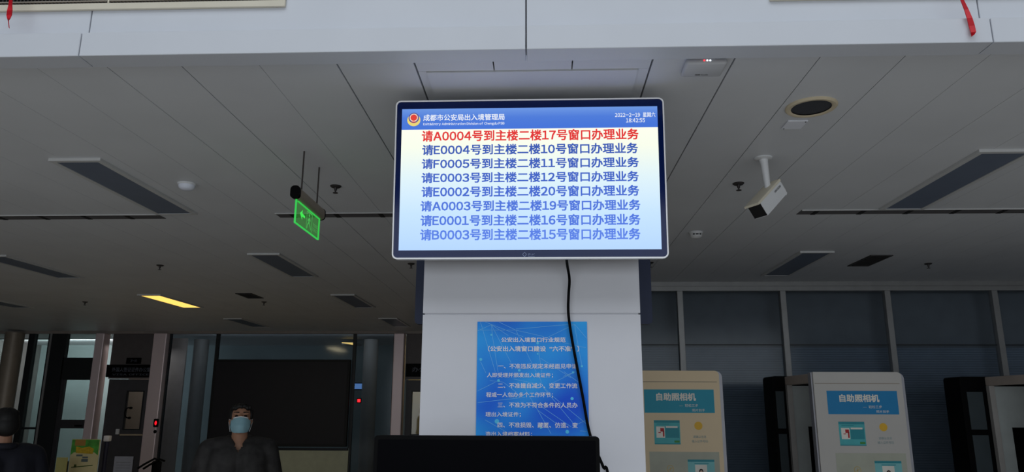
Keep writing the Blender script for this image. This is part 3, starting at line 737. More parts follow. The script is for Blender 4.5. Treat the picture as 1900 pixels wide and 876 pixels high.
# ------------------------------------------------------------------ photo booths
M_booth = {}
def booth(x0, x1, yn, yf, ztop, mach, label, tint, rx):
    bm_ = mat('booth_' + tint, (238, 214, 176) if tint == 'cream' else (202, 198, 193), 0.45, var=0.02, scale=3)
    edge = mat('booth_edge', (168, 168, 176), 0.4, 0.2)
    t = thing('photo_booth', label, 'photo booth', (x0, yn, 0), None, 'self-service photo booths')
    w = x1 - x0
    obj('front_panel', MB().prism(rounded(0.012, 0, w - 0.03, ztop, 0.035, 6, (0, 0, 1, 0)), 0.0, 0.02), bm_, t)
    obj('edge_frame', MB().prism(rounded(0, 0, w, ztop - 0.003, 0.05, 6, (0, 0, 1, 0)), 0.0205, 0.09), edge, t)
    f = Face(t, 0.0)
    obj('seam', f.line(MB(), (0.02, ztop - 0.093), (w - 0.05, ztop - 0.093), 0.004), mat('seam_line', (150, 136, 118), 0.6), t)
    s = w / 0.77                      # art scale; origin top-left
    def R(mb, u0, v0, u1, v1, d=0.001): f.rect(mb, u0 * w, ztop - v1 * s, u1 * w, ztop - v0 * s, d); return mb
    obj('banner', R(MB(), 0.145, 0.155, 0.895, 0.345), mat('banner_' + tint, (28, 158, 186) if tint == 'cream' else (20, 136, 196), 0.5, var=0.02), t)
    wt = mat('booth_white', (244, 240, 230), 0.5)
    f.text('lettering', '自助照相机', wt, 0.275 * w, 0.70 * w, ztop - 0.247 * s, ztop - 0.183 * s, 0.002, t, 0.035)
    f.text('lettering', '—  轻松三步', wt, 0.52 * w, 0.72 * w, ztop - 0.297 * s, ztop - 0.273 * s, 0.002, t)
    f.text('lettering', '照片到手', wt, 0.655 * w, 0.79 * w, ztop - 0.335 * s, ztop - 0.312 * s, 0.002, t)
    teal = mat('print_teal', (80, 186, 192), 0.5); tdk = mat('print_teal_dark', (38, 148, 162), 0.5)
    c1 = obj('picture', R(MB(), 0.24, 0.405, 0.515, 0.595), teal, t)
    obj('picture_detail', R(R(R(R(MB(), 0.24, 0.405, 0.515, 0.425, 0.0015), 0.36, 0.46, 0.505, 0.545, 0.0015), 0.24, 0.59, 0.515, 0.597, 0.0015), 0.27, 0.433, 0.4, 0.438, 0.0016), tdk, c1)
    obj('picture_card', R(R(MB(), 0.262, 0.455, 0.352, 0.545, 0.002), 0.365, 0.452, 0.49, 0.466, 0.002), wt, c1)
    obj('picture_hand', R(R(R(MB(), 0.305, 0.468, 0.345, 0.495, 0.003), 0.33, 0.49, 0.346, 0.535, 0.003), 0.283, 0.5, 0.31, 0.506, 0.003), mat('print_red', (190, 40, 44), 0.5), c1)
    obj('picture_button', R(MB(), 0.45, 0.566, 0.505, 0.583, 0.002), mat('print_green', (70, 150, 70), 0.5), c1)
    mb = MB(); f.disc(mb, 0.712 * w, ztop - 0.448 * s, 0.033 * s); obj('dot', mb, mat('print_yellow', (238, 186, 50), 0.5), t)
    gi = mat('print_grey_blue', (140, 164, 168), 0.6)
    f.text('lettering', '请确认信息', gi, 0.65 * w, 0.79 * w, ztop - 0.547 * s, ztop - 0.525 * s, 0.001, t)
    f.text('lettering', '输入证件号码', gi, 0.635 * w, 0.805 * w, ztop - 0.582 * s, ztop - 0.560 * s, 0.001, t)
    obj('grey_field', R(MB(), 0.18, 0.655, 0.915, 1.25, 0.0008), mat('print_grey', (186, 188, 172) if tint == 'cream' else (172, 182, 182), 0.5), t)
    mb = MB()
    for k in range(10):
        a0_, a1_ = 2 * math.pi * k / 10, 2 * math.pi * (k + 1) / 10
        f.line(mb, (0.395 * w + 0.027 * s * math.cos(a0_), ztop - 0.79 * s + 0.03 * s * math.sin(a0_)), (0.395 * w + 0.027 * s * math.cos(a1_), ztop - 0.79 * s + 0.03 * s * math.sin(a1_)), 0.004, 0.0015)
    f.line(mb, (0.37 * w, ztop - 0.8 * s), (0.42 * w, ztop - 0.78 * s), 0.004, 0.0015); f.line(mb, (0.395 * w, ztop - 0.775 * s), (0.395 * w, ztop - 0.805 * s), 0.004, 0.0015)
    obj('ring_print', mb, mat('print_gold', (206, 178, 98), 0.5), t)
    obj('caption_strip', R(MB(), 0.3, 0.842, 0.515, 0.905, 0.0015), wt, t)
    f.text('lettering', '拍摄照片', gi, 0.355 * w, 0.465 * w, ztop - 0.888 * s, ztop - 0.862 * s, 0.002, t)
    c2 = obj('picture', R(MB(), 0.58, 0.715, 0.86, 0.9), mat('print_teal_pale', (132, 204, 208), 0.5), t)
    obj('picture_detail', R(R(R(MB(), 0.58, 0.715, 0.86, 0.733, 0.0015), 0.60, 0.872, 0.655, 0.89, 0.0015), 0.65, 0.744, 0.8, 0.75, 0.0015), tdk, c2)
    obj('picture_card', R(MB(), 0.655, 0.755, 0.78, 0.878, 0.002), wt, c2)
    mb = MB(); f.disc(mb, 0.717 * w, ztop - 0.808 * s, 0.017 * s, 0.003, rz=0.021 * s); f.rect(mb, 0.7 * w, ztop - 0.845 * s, 0.734 * w, ztop - 0.8 * s, 0.0028)
    obj('picture_hair', mb, mat('print_hair', (50, 40, 40), 0.6), c2)
    mb = MB(); f.disc(mb, 0.717 * w, ztop - 0.814 * s, 0.011 * s, 0.0034, rz=0.015 * s)
    obj('picture_face', mb, mat('print_face', (236, 206, 186), 0.6), c2)
    mb = MB(); f.flat(mb, [(0.685 * w, ztop - 0.872 * s), (0.755 * w, ztop - 0.872 * s), (0.745 * w, ztop - 0.84 * s), (0.717 * w, ztop - 0.834 * s), (0.69 * w, ztop - 0.84 * s)], 0.0032)
    obj('picture_clothes', mb, mat('print_coral', (206, 92, 78), 0.6), c2)
    # rail, inner side and machine at the far end
    L_ = yf - yn
    obj('roof_rail', MB().box((rx - x0, 0.091, ztop - 0.085), (rx - x0 + 0.05, L_, ztop - 0.005), 0.008, 2), mat('rail_beige', (196, 182, 172), 0.5), t)
    obj('roof_rail', MB().box((w - 0.06, 0.091, ztop - 0.085), (w - 0.01, L_, ztop - 0.005), 0.008, 2), mat('rail_beige', (196, 182, 172), 0.5), t)
    obj('side_wall', MB().box((w - 0.05, 0.091, 0), (w - 0.02, L_, ztop - 0.09)), mat('booth_inner', (150, 152, 152), 0.6), t)
    obj('corner_post', MB().box((rx - x0 + 0.002, L_ - 0.05, 0), (rx - x0 + 0.05, L_ - 0.002, ztop - 0.085)), mat('post_grey', (176, 172, 168), 0.5), t)
    mc = obj('machine', MB().prism(rounded(mach - x0, 0, w - 0.06, ztop + 0.0, 0.03, 5, (0, 0, 1, 1)), L_ + 0.001, L_ + 0.28), M_black, t)
    wd = rx - mach
    obj('machine_window', MB().box((mach - x0 + 0.22 * wd, L_ - 0.004, ztop - 0.48), (rx - x0 - 0.16 * wd, L_ + 0.0005, ztop - 0.14)).box((mach - x0 + 0.22 * wd, L_ - 0.004, 0.9), (rx - x0 - 0.16 * wd, L_ + 0.0005, ztop - 0.53)), mat('machine_glass', (70, 78, 82), 0.15), mc)
    obj('machine_screen', MB().box((0.34, L_ - 0.01, 0.85), (w - 0.14, L_ + 0.0005, 1.6)), M_gloss, mc)
    rl = rx - x0 + 0.05
    obj('machine_fascia', MB().prism([(rl, 0.3), (rl + 0.13, 0.3), (rl + 0.13, ztop - 0.46), (rl + 0.3, ztop - 0.46), (rl + 0.3, ztop - 0.09), (rl, ztop - 0.09)], L_ - 0.012, L_ + 0.0005), mat('fascia_grey', (190, 196, 194), 0.5), mc)
    obj('seat', MB().box((0.14, 0.2, 0.42), (w - 0.12, 0.56, 0.47), 0.012, 2).box((0.3, 0.32, 0), (w - 0.3, 0.44, 0.42)), M_black, t)
pA = onY(1340, 688, 6.3); pB0 = onY(1505, 690, 6.3); pB1 = onY(1678, 691, 6.3)
zt_ = pB0.z
booth(pA.x - 0.77, pA.x, 6.3, 7.15, pA.z, pA.x - 0.9, 'cream photo booth right next to the white column, partly hidden by it', 'cream', pA.x - 0.77)
mB = onY(1431, 697, 7.15).x; rB = onY(1455, 697, 7.15).x
booth(pB0.x, pB1.x, 6.3, 7.15, (pB0.z + pB1.z) / 2, mB, 'grey-white photo booth with bright blue banner, middle of the three on the right', 'grey', rB)
mC = onY(1779, 699, 7.15).x; rC = onY(1826, 699, 7.15).x
booth(rC + 0.06, rC + 0.83, 6.3, 7.15, (pB0.z + pB1.z) / 2, mC, 'photo booth at the right picture edge showing its black machine and open side', 'grey', rC)

# ------------------------------------------------------------------ left: far wall
bx = lambda px, y=650: onY(px, y, YB).x
bz = lambda y, px=300: onY(px, y, YB).z
struct('trim_3', MB().box((-12, YB - 0.06, ZC - 0.05), (RX0 - 0.13, YB + 0.06, ZC)), mat('head_trim', (150, 140, 134), 0.5))
HT = ZC - 0.05
G_clear = glass('door_glass', (0.78, 0.84, 0.84), 0.03, 0.04)
G_deep = glass('deep_glass', (0.66, 0.72, 0.78), 0.03, 0.08)
x_p0, x_p1 = bx(25), bx(52)
# far-left window over a low dark wall
w1 = sempty('window_1', (bx(-5), YB, 0))
dx = bx(27, 650) - bx(-5)
zw = bz(685, 0)
obj('pane', MB().box((-1.2, 0, zw), (dx, 0.01, HT)), G_clear, w1)
obj('mullion', MB().box((bx(11) - bx(-5) - 0.03, -0.03, zw), (bx(11) - bx(-5) + 0.03, 0.03, HT)).box((-1.2, -0.03, zw - 0.05), (dx, 0.03, zw)), M_frame, w1)
struct('wall_back', MB().box((-12, YB - 0.04, 0), (bx(26), YB + 0.05, zw - 0.05)), M_wall_dk)
struct('pillar', MB().lathe([(0, 0), (0.165, 0), (0.165, HT), (0, HT)], ((x_p0 + x_p1) / 2, YB - 0.22, 0), 32), mat('pillar_tan', (150, 138, 124), 0.45, 0.2), smooth=40)
# glazed entrance
xa = [bx(53), bx(64), bx(90), bx(122), bx(183)]
fr = MB().box((xa[0], YB - 0.05, 0), (xa[1], YB + 0.05, HT)).box((xa[2], YB - 0.05, 0), (xa[3] + 0.02, YB + 0.05, HT))
ztr0, ztr1 = bz(705, 140), bz(664, 140)
fr.box((xa[3], YB - 0.05, ztr0), (xa[4], YB + 0.05, ztr1)).box((xa[1], YB - 0.03, 1.2), (xa[2], YB + 0.03, 1.24))
struct('door_frame', fr, M_frame)
w2 = sempty('window_2', ((xa[1] + xa[2]) / 2, YB, 0))
obj('pane', MB().box((-(xa[2] - xa[1]) / 2, 0, 0.1), ((xa[2] - xa[1]) / 2, 0.01, HT)), G_clear, w2)
obj('edge_highlight', MB().box(((xa[2] - xa[1]) / 2 + 0.03, -0.06, 0.1), ((xa[2] - xa[1]) / 2 + 0.07, -0.05, HT)), M_alu, w2)  # pale strip standing in for the highlight along the dark mullion edge
d1 = sempty('door_1', (xa[3], YB, 0))
dw = xa[4] - xa[3]
obj('frame', MB().box((0.02, -0.03, 0), (0.09, 0.03, ztr0)).box((dw - 0.05, -0.03, 0), (dw, 0.03, ztr0)).box((0.09, -0.03, 0), (dw - 0.05, 0.03, 0.12)).box((0.09, -0.03, 1.22), (dw - 0.05, 0.03, 1.38)), mat('door_steel', (70, 68, 72), 0.4, 0.4), d1)
obj('pane', MB().box((0.09, 0, 0.12), (dw - 0.05, 0.01, ztr0)).box((0.03, 0, ztr1), (dw, 0.01, HT)), G_clear, d1)
obj('handle', MB().box((0.42, -0.08, 1.255), (0.56, -0.06, 1.285), 0.004, 2).box((0.5, -0.06, 1.26), (0.52, -0.03, 1.28)), M_black, d1)

def jamb(px0, px1, k):
    struct('trim_%d' % k, MB().box((bx(px0), YB - 0.16, 0), (bx(px1), YB + 0.06, HT), 0.015, 2), M_steel)
jamb(183, 199, 4); jamb(290, 314, 5); jamb(733, 752, 6)
def office_door(x0, x1, num, lit, with_bar):
    d = sempty('door_%d' % num, (x0, YB, 0)); w = x1 - x0
    zs_ = bz(703, 250)
    obj('header_panel', MB().box((0, 0, zs_), (w, 0.04, HT)), mat('header_grey', (96, 90, 90), 0.5), d)
    leaf = mat('door_leaf', (74, 72, 76), 0.5)
    wx0, wx1, wz0, wz1 = lit
    lf = MB().box((0.02, 0.01, 0), (wx0, 0.05, zs_ - 0.01)).box((wx1, 0.01, 0), (w - 0.02, 0.05, zs_ - 0.01)).box((wx0, 0.01, 0), (wx1, 0.05, wz0)).box((wx0, 0.01, wz1), (wx1, 0.05, zs_ - 0.01))
    obj('leaf', lf, leaf, d)
    obj('pane', MB().box((wx0, 0.025, wz0), (wx1, 0.03, wz1)), glass('office_glass_%d' % num, (0.85, 0.85, 0.82), 0.04), d)
    obj('pane_frame', MB().box((wx0 - 0.02, 0.0, wz0 - 0.02), (wx0, 0.012, wz1 + 0.02)).box((wx1, 0.0, wz0 - 0.02), (wx1 + 0.02, 0.012, wz1 + 0.02)).box((wx0, 0.0, wz0 - 0.02), (wx1, 0.012, wz0)).box((wx0, 0.0, wz1), (wx1, 0.012, wz1 + 0.02)), M_frame, d)
    if with_bar:
        zz = bz(807, 247)
        a_ = bx(226, 807) - x0; b_ = bx(268, 807) - x0
        obj('push_bar', MB().tube([(a_, -0.06, zz), (b_, -0.06, zz)], 0.016, 10).box((a_, -0.06, zz - 0.012), (a_ + 0.02, 0.01, zz + 0.012)).box((b_ - 0.02, -0.06, zz - 0.012), (b_, 0.01, zz + 0.012)), mat('brass_bar', (226, 206, 178), 0.3, 0.5), d, 40)
        zl = bz(801, 220)
        obj('lock_box', MB().box((bx(216, 800) - x0, -0.03, zl - 0.05), (bx(222, 800) - x0, 0.01, zl + 0.05), 0.004, 2), M_white, d)
        cxh, czh = bx(241, 765) - x0, bz(766, 240)
        pts_ = [(cxh + 0.07 * math.cos(t_) , -0.05, czh + 0.095 * math.sin(t_)) for t_ in [math.radians(70 + 22 * k) for k in range(10)]]
        obj('pull_handle', MB().tube(pts_, 0.012, 8).ell((pts_[0][0], -0.03, pts_[0][2]), (0.03, 0.04, 0.024)).ell((pts_[-1][0] + 0.02, -0.03, pts_[-1][2]), (0.03, 0.04, 0.024)), M_black, d, 60)
    return d
X2a, X2b = bx(199, 700) + 0.02, bx(287, 700) + 0.02
wz0, wz1 = bz(796, 245), bz(727, 245)
office_door(X2a, X2b, 2, (bx(233, 760) - X2a, bx(262, 760) - X2a, wz0, wz1), True)
X3a = bx(750, 700) + 0.02
office_door(X3a, X3a + 1.0, 3, (bx(764, 760) - X3a, bx(764, 760) - X3a + 0.4, bz(806, 765), bz(727, 765)), False)
struct('wall_back_east', MB().box((X3a + 1.0, YB - 0.04, 0), (RX0 - 0.13, YB + 0.05, HT)), M_wall)
# pale blind / board seen through each door window
struct('wall_office', MB().box((X2a - 0.1, YB + 0.9, 0), (X2b + 0.1, YB + 0.95, HT)), mat('office_pale', (196, 182, 172), 0.6))
struct('wall_office_east', MB().box((X3a - 0.1, YB + 0.9, 0), (X3a + 1.1, YB + 0.95, HT)), mat('office_cream', (206, 186, 130), 0.6))
l = area('office_lamp', ((X2a + X2b) / 2, YB + 0.45, 2.8), (0, 0, 0), 0.6, 0.3, 2.2, (1, 0.95, 0.9))
l = area('office_lamp_east', (X3a + 0.45, YB + 0.45, 2.8), (0, 0, 0), 0.6, 0.3, 1.8, (1, 0.85, 0.5))

def sign(px0, py0, px1, py1, label, s, Yq, cat='sign'):
    a_ = onY(px0, py1, Yq); b_ = onY(px1, py0, Yq)
    t = thing('door_sign', label, 'sign', (a_.x, Yq, a_.z))
    w, h = b_.x - a_.x, b_.z - a_.z
    obj('board', MB().box((0, -0.03, 0), (w, 0.0, h), 0.004, 2), M_black, t)
    f = Face(t, -0.031)
    gm = mat('sign_ink', (92, 96, 108), 0.6)
    for (string, u0, u1, v0, v1) in s: f.text('lettering', string, gm, u0 * w, u1 * w, v0 * h, v1 * h, 0.001, t, 0.01)
sign(197, 677, 289, 700, 'wide black sign board above the far left door between the steel jambs', [('外国人签证证件办公室', 0.12, 0.92, 0.42, 0.78), ('VISA OFFICE', 0.14, 0.9, 0.14, 0.28)], YB - 0.001)
sign(235, 664, 263, 675.5, 'small black number plate on top of the wide black door sign', [('2F-03', 0.3, 0.75, 0.3, 0.7)], YB - 0.001)
sign(753, 675, 812, 699, 'black sign board over the door beside the white column', [('办公室', 0.2, 0.85, 0.35, 0.75)], YB - 0.001)

# glazing behind the dark display panel
zsT, zsB = bz(668, 520), bz(828, 520)
xs0, xs1 = bx(397, 745), bx(650, 745)
xr = bx(733)
xg0 = bx(314)
for num, (a_, b_, zz) in enumerate(((xg0, xs0 - 0.03, 0.05), (xs0 - 0.03, xs1 + 0.03, zsB - 0.03), (xs1 + 0.03, xr, 0.05))):
    w = sempty('window_%d' % (10 + num), ((a_ + b_) / 2, YB, 0)); d = (b_ - a_) / 2
    obj('pane', MB().box((-d + 0.03, 0.0, zz), (d - 0.03, 0.01, HT)), G_deep, w)
    obj('frame', MB().box((-d, -0.03, zz), (-d + 0.03, 0.03, HT)).box((d - 0.03, -0.03, zz), (d, 0.03, HT)).box((-d + 0.03, -0.03, zz - 0.04), (d - 0.03, 0.03, zz)), M_frame, w)
struct('wall_sill', MB().box((xs0, YB - 0.03, 0), (xs1 + 0.02, YB + 0.05, zsB - 0.075)), M_wall_gr)
t = thing('video_wall', 'huge black unlit display panel hung on the far glazing behind the masked person', 'screen', ((xs0 + xs1) / 2, YB - 0.06, 0))
d = (xs1 - xs0) / 2
obj('casing', MB().box((-d, -0.09, zsB), (d, -0.0, zsT), 0.008, 2), mat('panel_black', (16, 15, 17), 0.6), t)
obj('screen', MB().box((-d + 0.05, -0.094, zsB + 0.05), (d - 0.05, -0.089, zsT - 0.05)), mat('panel_matt', (26, 23, 30), 0.55), t)
for sx_ in (-0.8, 0.6): obj('mount_bar', MB().box((sx_, 0.0, zsB + 0.2), (sx_ + 0.1, 0.03, zsT - 0.1)), M_black, t)
# corridor beyond the glass
struct('wall_corridor', MB().box((-12, YB + 3.3, 0), (RX0, YB + 3.4, ZC)), mat('corridor_pale', (150, 164, 164), 0.7, var=0.15, scale=0.8))
for px in (368, 686):
    p = onY(px, 700, YB + 1.2)
    struct('pillar', MB().lathe([(0, 0), (0.15, 0), (0.15, HT), (0, HT)], (p.x, p.y, 0), 28), mat('pillar_grey', (150, 146, 140), 0.5), smooth=40)
p = onY(50, 640, YB + 1.6)
t = thing('ceiling_light', 'dim corridor ceiling light behind the far left glazing', 'ceiling light', (p.x, YB + 1.7, ZC))
obj('frame', MB().box((-0.6, -0.15, -0.02), (0.6, 0.15, 0)), M_lampf, t)
obj('diffuser', MB().box((-0.57, -0.12, -0.024), (0.57, 0.12, -0.02)), emit('corridor_lit', (225, 240, 240), 0.7), t)
area('corridor_lamp', (p.x + 0.6, YB + 1.7, ZC - 0.05), (math.radians(68), 0, 0), 2.4, 0.3, 46, (0.96, 1.0, 1.0))
area('corridor_fill_east', (-4.6, YB + 0.35, ZC - 0.1), (math.radians(58), 0, 0), 5.0, 0.2, 6, (0.95, 0.98, 1.0))  # added fill without a fixture, brightens the pillars behind the glass
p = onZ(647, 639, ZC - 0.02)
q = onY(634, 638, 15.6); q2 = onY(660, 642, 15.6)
t = thing('ceiling_light', 'glowing strip standing in for a yellow lamp reflection above the black display panel', 'ceiling light', (q.x, 15.6, q.z))  # stands in for a lamp's reflection in the glass, no real fixture here
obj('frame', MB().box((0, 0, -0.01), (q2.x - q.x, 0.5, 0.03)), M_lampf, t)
obj('diffuser', MB().hexa([(0.0, -0.012, 0.022), (q2.x - q.x, -0.012, -0.035), (q2.x - q.x, -0.002, -0.035), (0, -0.002, 0.02)], [(0.0, -0.012, 0.03), (q2.x - q.x, -0.012, 0.02), (q2.x - q.x, -0.002, 0.02), (0, -0.002, 0.03)]), emit('reflection_gold', (255, 205, 110), 1.6), t)
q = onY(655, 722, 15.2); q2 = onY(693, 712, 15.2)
t = thing('blue_reflection', 'pale blue glowing strip standing in for a glass reflection right of the black display panel', 'screen', (q.x, 15.2, q.z))  # glowing box added in place of a blue reflection in the glazing
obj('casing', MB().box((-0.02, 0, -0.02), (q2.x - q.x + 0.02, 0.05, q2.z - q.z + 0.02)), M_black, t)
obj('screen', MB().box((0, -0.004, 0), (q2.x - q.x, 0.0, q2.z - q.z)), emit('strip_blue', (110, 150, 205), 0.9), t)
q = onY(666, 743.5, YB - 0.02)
t = thing('red_reflection', 'tiny red glowing dot standing in for a glass reflection beside the black display panel', 'indicator', q)  # red reflection in the pane, built as a small glowing dot
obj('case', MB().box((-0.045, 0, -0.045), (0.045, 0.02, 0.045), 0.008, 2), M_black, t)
obj('led', MB().box((-0.028, -0.006, -0.028), (0.028, 0.001, 0.028)), emit('reflection_red', (255, 30, 40), 2), t)
# call buttons on the steel jamb
q = onY(290, 785, YB - 0.161)
t = thing('call_button', 'black call button with glowing red lamp on the second steel door jamb', 'button', q)
obj('plate', MB().prism(rounded(-0.045, -0.075, 0.045, 0.075, 0.02), -0.02, 0.0), M_black, t)
obj('led', MB().ell((0, -0.021, 0.0), (0.022, 0.01, 0.04)), emit('led_red_jamb', (235, 20, 36), 1.2), t)
q = onY(288, 801, YB - 0.161)
t = thing('key_switch', 'small round dark key switch below the red call button', 'switch', q)
obj('ring', MB().lathe([(0, 0), (0.03, 0), (0.03, 0.012), (0.02, 0.02), (0, 0.02)], n=18), M_black, t, 40).rotation_euler = (math.radians(90), 0, 0)

# ------------------------------------------------------------------ small things near the far door
Yp = 10.6
a_ = onY(134, 815, Yp); b_ = onY(186, 815, Yp)
t = thing('display_board', 'green and cream poster board standing near the far left doors', 'poster stand', ((a_.x + b_.x) / 2, Yp, 0), (0, 0, 0))
w, zt2 = (b_.x - a_.x) / 2, a_.z
obj('board', MB().box((-w, 0, 0.22), (w, 0.02, zt2), 0.003, 1), mat('board_cream', (206, 196, 152), 0.6), t)
f = Face(t, 0.0)
mb = MB(); f.flat(mb, [(-w + 0.005, zt2 - 0.005), (-w + 0.005, zt2 - 0.22), (-w * 0.75, zt2 - 0.18), (w * 0.7, zt2 - 0.18), (w - 0.005, zt2 - 0.22), (w - 0.005, zt2 - 0.005)])
obj('green_print', mb, mat('print_leaf', (74, 150, 60), 0.6, var=0.3, scale=12), t)
mb = MB(); f.rect(mb, -w * 0.75, zt2 - 0.09, 0.0, zt2 - 0.008, 0.002); obj('brown_print', mb, mat('print_brown', (160, 120, 60), 0.6), t)
mb = MB(); f.flat(mb, [(-w * 0.6, zt2 - 0.19), (-w * 0.65, zt2 - 0.1), (-0.2 * w, zt2 - 0.12), (0.3 * w, zt2 - 0.1), (w * 0.65, zt2 - 0.13), (w * 0.6, zt2 - 0.2)], 0.003); obj('gold_print', mb, mat('print_ochre', (190, 160, 40), 0.6, var=0.2, scale=30), t)
mb = MB(); f.rect(mb, -w * 0.55, zt2 - 0.235, -w * 0.1, zt2 - 0.21, 0.002); f.rect(mb, -w * 0.1, zt2 - 0.26, w * 0.3, zt2 - 0.238, 0.002); f.rect(mb, -w * 0.15, zt2 - 0.31, w * 0.32, zt2 - 0.27, 0.002)
obj('ink_print', mb, mat('print_slate', (90, 104, 110), 0.6), t)
mb = MB(); f.line(mb, (-w * 0.8, zt2 - 0.385), (w * 0.7, zt2 - 0.355), 0.012, 0.002); f.rect(mb, -w * 0.62, zt2 - 0.385, -w * 0.45, zt2 - 0.345, 0.002)
obj('hill_print', mb, mat('print_olive', (80, 100, 50), 0.6), t)
obj('easel_leg', MB().tube([(-w + 0.03, 0.03, zt2 - 0.2), (-w + 0.02, 0.02, 0.0)], 0.01, 8), M_frame, t); obj('easel_leg', MB().tube([(w - 0.03, 0.03, zt2 - 0.2), (w - 0.02, 0.02, 0.0)], 0.01, 8), M_frame, t)
obj('easel_leg', MB().tube([(0, 0.03, zt2 - 0.2), (0, 0.42, 0.0)], 0.01, 8), M_frame, t)

Yq = 11.2
a_ = onY(200, 811, Yq)
t = thing('barrier_post', 'dark barrier post with white cap standing right of the green poster board', 'post', (a_.x, Yq, 0))
obj('base', MB().lathe([(0, 0), (0.16, 0), (0.16, 0.015), (0.05, 0.04), (0, 0.04)]), M_black, t, 40)
obj('pole', MB().tube([(0, 0, 0.03), (0, 0, a_.z - 0.06)], 0.032, 14), mat('post_navy', (48, 50, 74), 0.4), t, 60)
obj('cap', MB().box((-0.042, -0.042, a_.z - 0.065), (0.042, 0.042, a_.z + 0.02), 0.01, 3), mat('cap_white', (235, 236, 246), 0.3), t, 40)
a_ = onY(213, 847, YB - 0.02); b_ = onY(241, 905, YB - 0.02)
t = thing('notice_sheet', 'white paper notice fixed to the lower half of the far left door', 'notice', (a_.x, YB - 0.02, a_.z))
w, h = b_.x - a_.x, a_.z - b_.z
obj('sheet', MB().box((0, 0, -h), (w, 0.004, 0)), mat('paper', (196, 198, 212), 0.7), t)
f = Face(t, 0.0); mb = MB()
for k in range(7): f.rect(mb, 0.04, -0.1 - 0.05 * k, w - 0.04, -0.112 - 0.05 * k)
obj('print', mb, mat('paper_grey', (170, 172, 184), 0.7), t)
Yl = 10.2
a_ = onY(108, 849, Yl); b_ = onY(122, 849, Yl)
t = thing('leaflet_rack', 'pale yellow leaflet rack left of the green poster board', 'rack', ((a_.x + b_.x) / 2, Yl, 0))
w = (b_.x - a_.x) / 2 + 0.02
obj('leaflet', MB().box((-w, 0, a_.z - 0.28), (w, 0.02, a_.z)), mat('leaflet_yellow', (176, 172, 110), 0.6), t)
obj('stand', MB().box((-w - 0.01, 0.021, a_.z - 0.32), (w + 0.01, 0.035, a_.z - 0.05)).tube([(0, 0.028, 0.02), (0, 0.028, a_.z - 0.1)], 0.015, 10).box((-0.15, -0.1, 0), (0.15, 0.16, 0.02), 0.005, 2), M_frame, t)
Yk = 11.4
a_ = onY(264, 866, Yk); b_ = onY(288, 850, Yk); c_ = onY(294, 860, Yk)
t = thing('chair', 'dark chair with slanted armrests in front of the far left door', 'chair', ((a_.x + b_.x) / 2, Yk, 0))
ox, zz = (a_.x + b_.x) / 2, b_.z
obj('backrest', MB().box((-0.06, 0.2, 0.5), (0.09, 0.24, zz - 0.06), 0.02, 3), M_black, t, 40)
for yy, dz in ((0.0, 0), (0.16, -0.02)):
    obj('armrest', MB().tube([(-0.13, yy - 0.06, zz - 0.15 + dz), (-0.05, yy - 0.03, zz - 0.09 + dz), (0.06, yy + 0.05, zz - 0.012 + dz), (0.14, yy + 0.05, zz - 0.04 + dz)], 0.016, 10), M_black, t, 60)
obj('seat', MB().box((-0.2, -0.2, 0.42), (0.2, 0.2, 0.48), 0.02, 3), M_black, t, 40)
for lx in (-0.17, 0.17):
    for ly in (-0.17, 0.17): obj('leg', MB().tube([(lx, ly, 0), (lx, ly, 0.43)], 0.014, 8), M_frame, t)

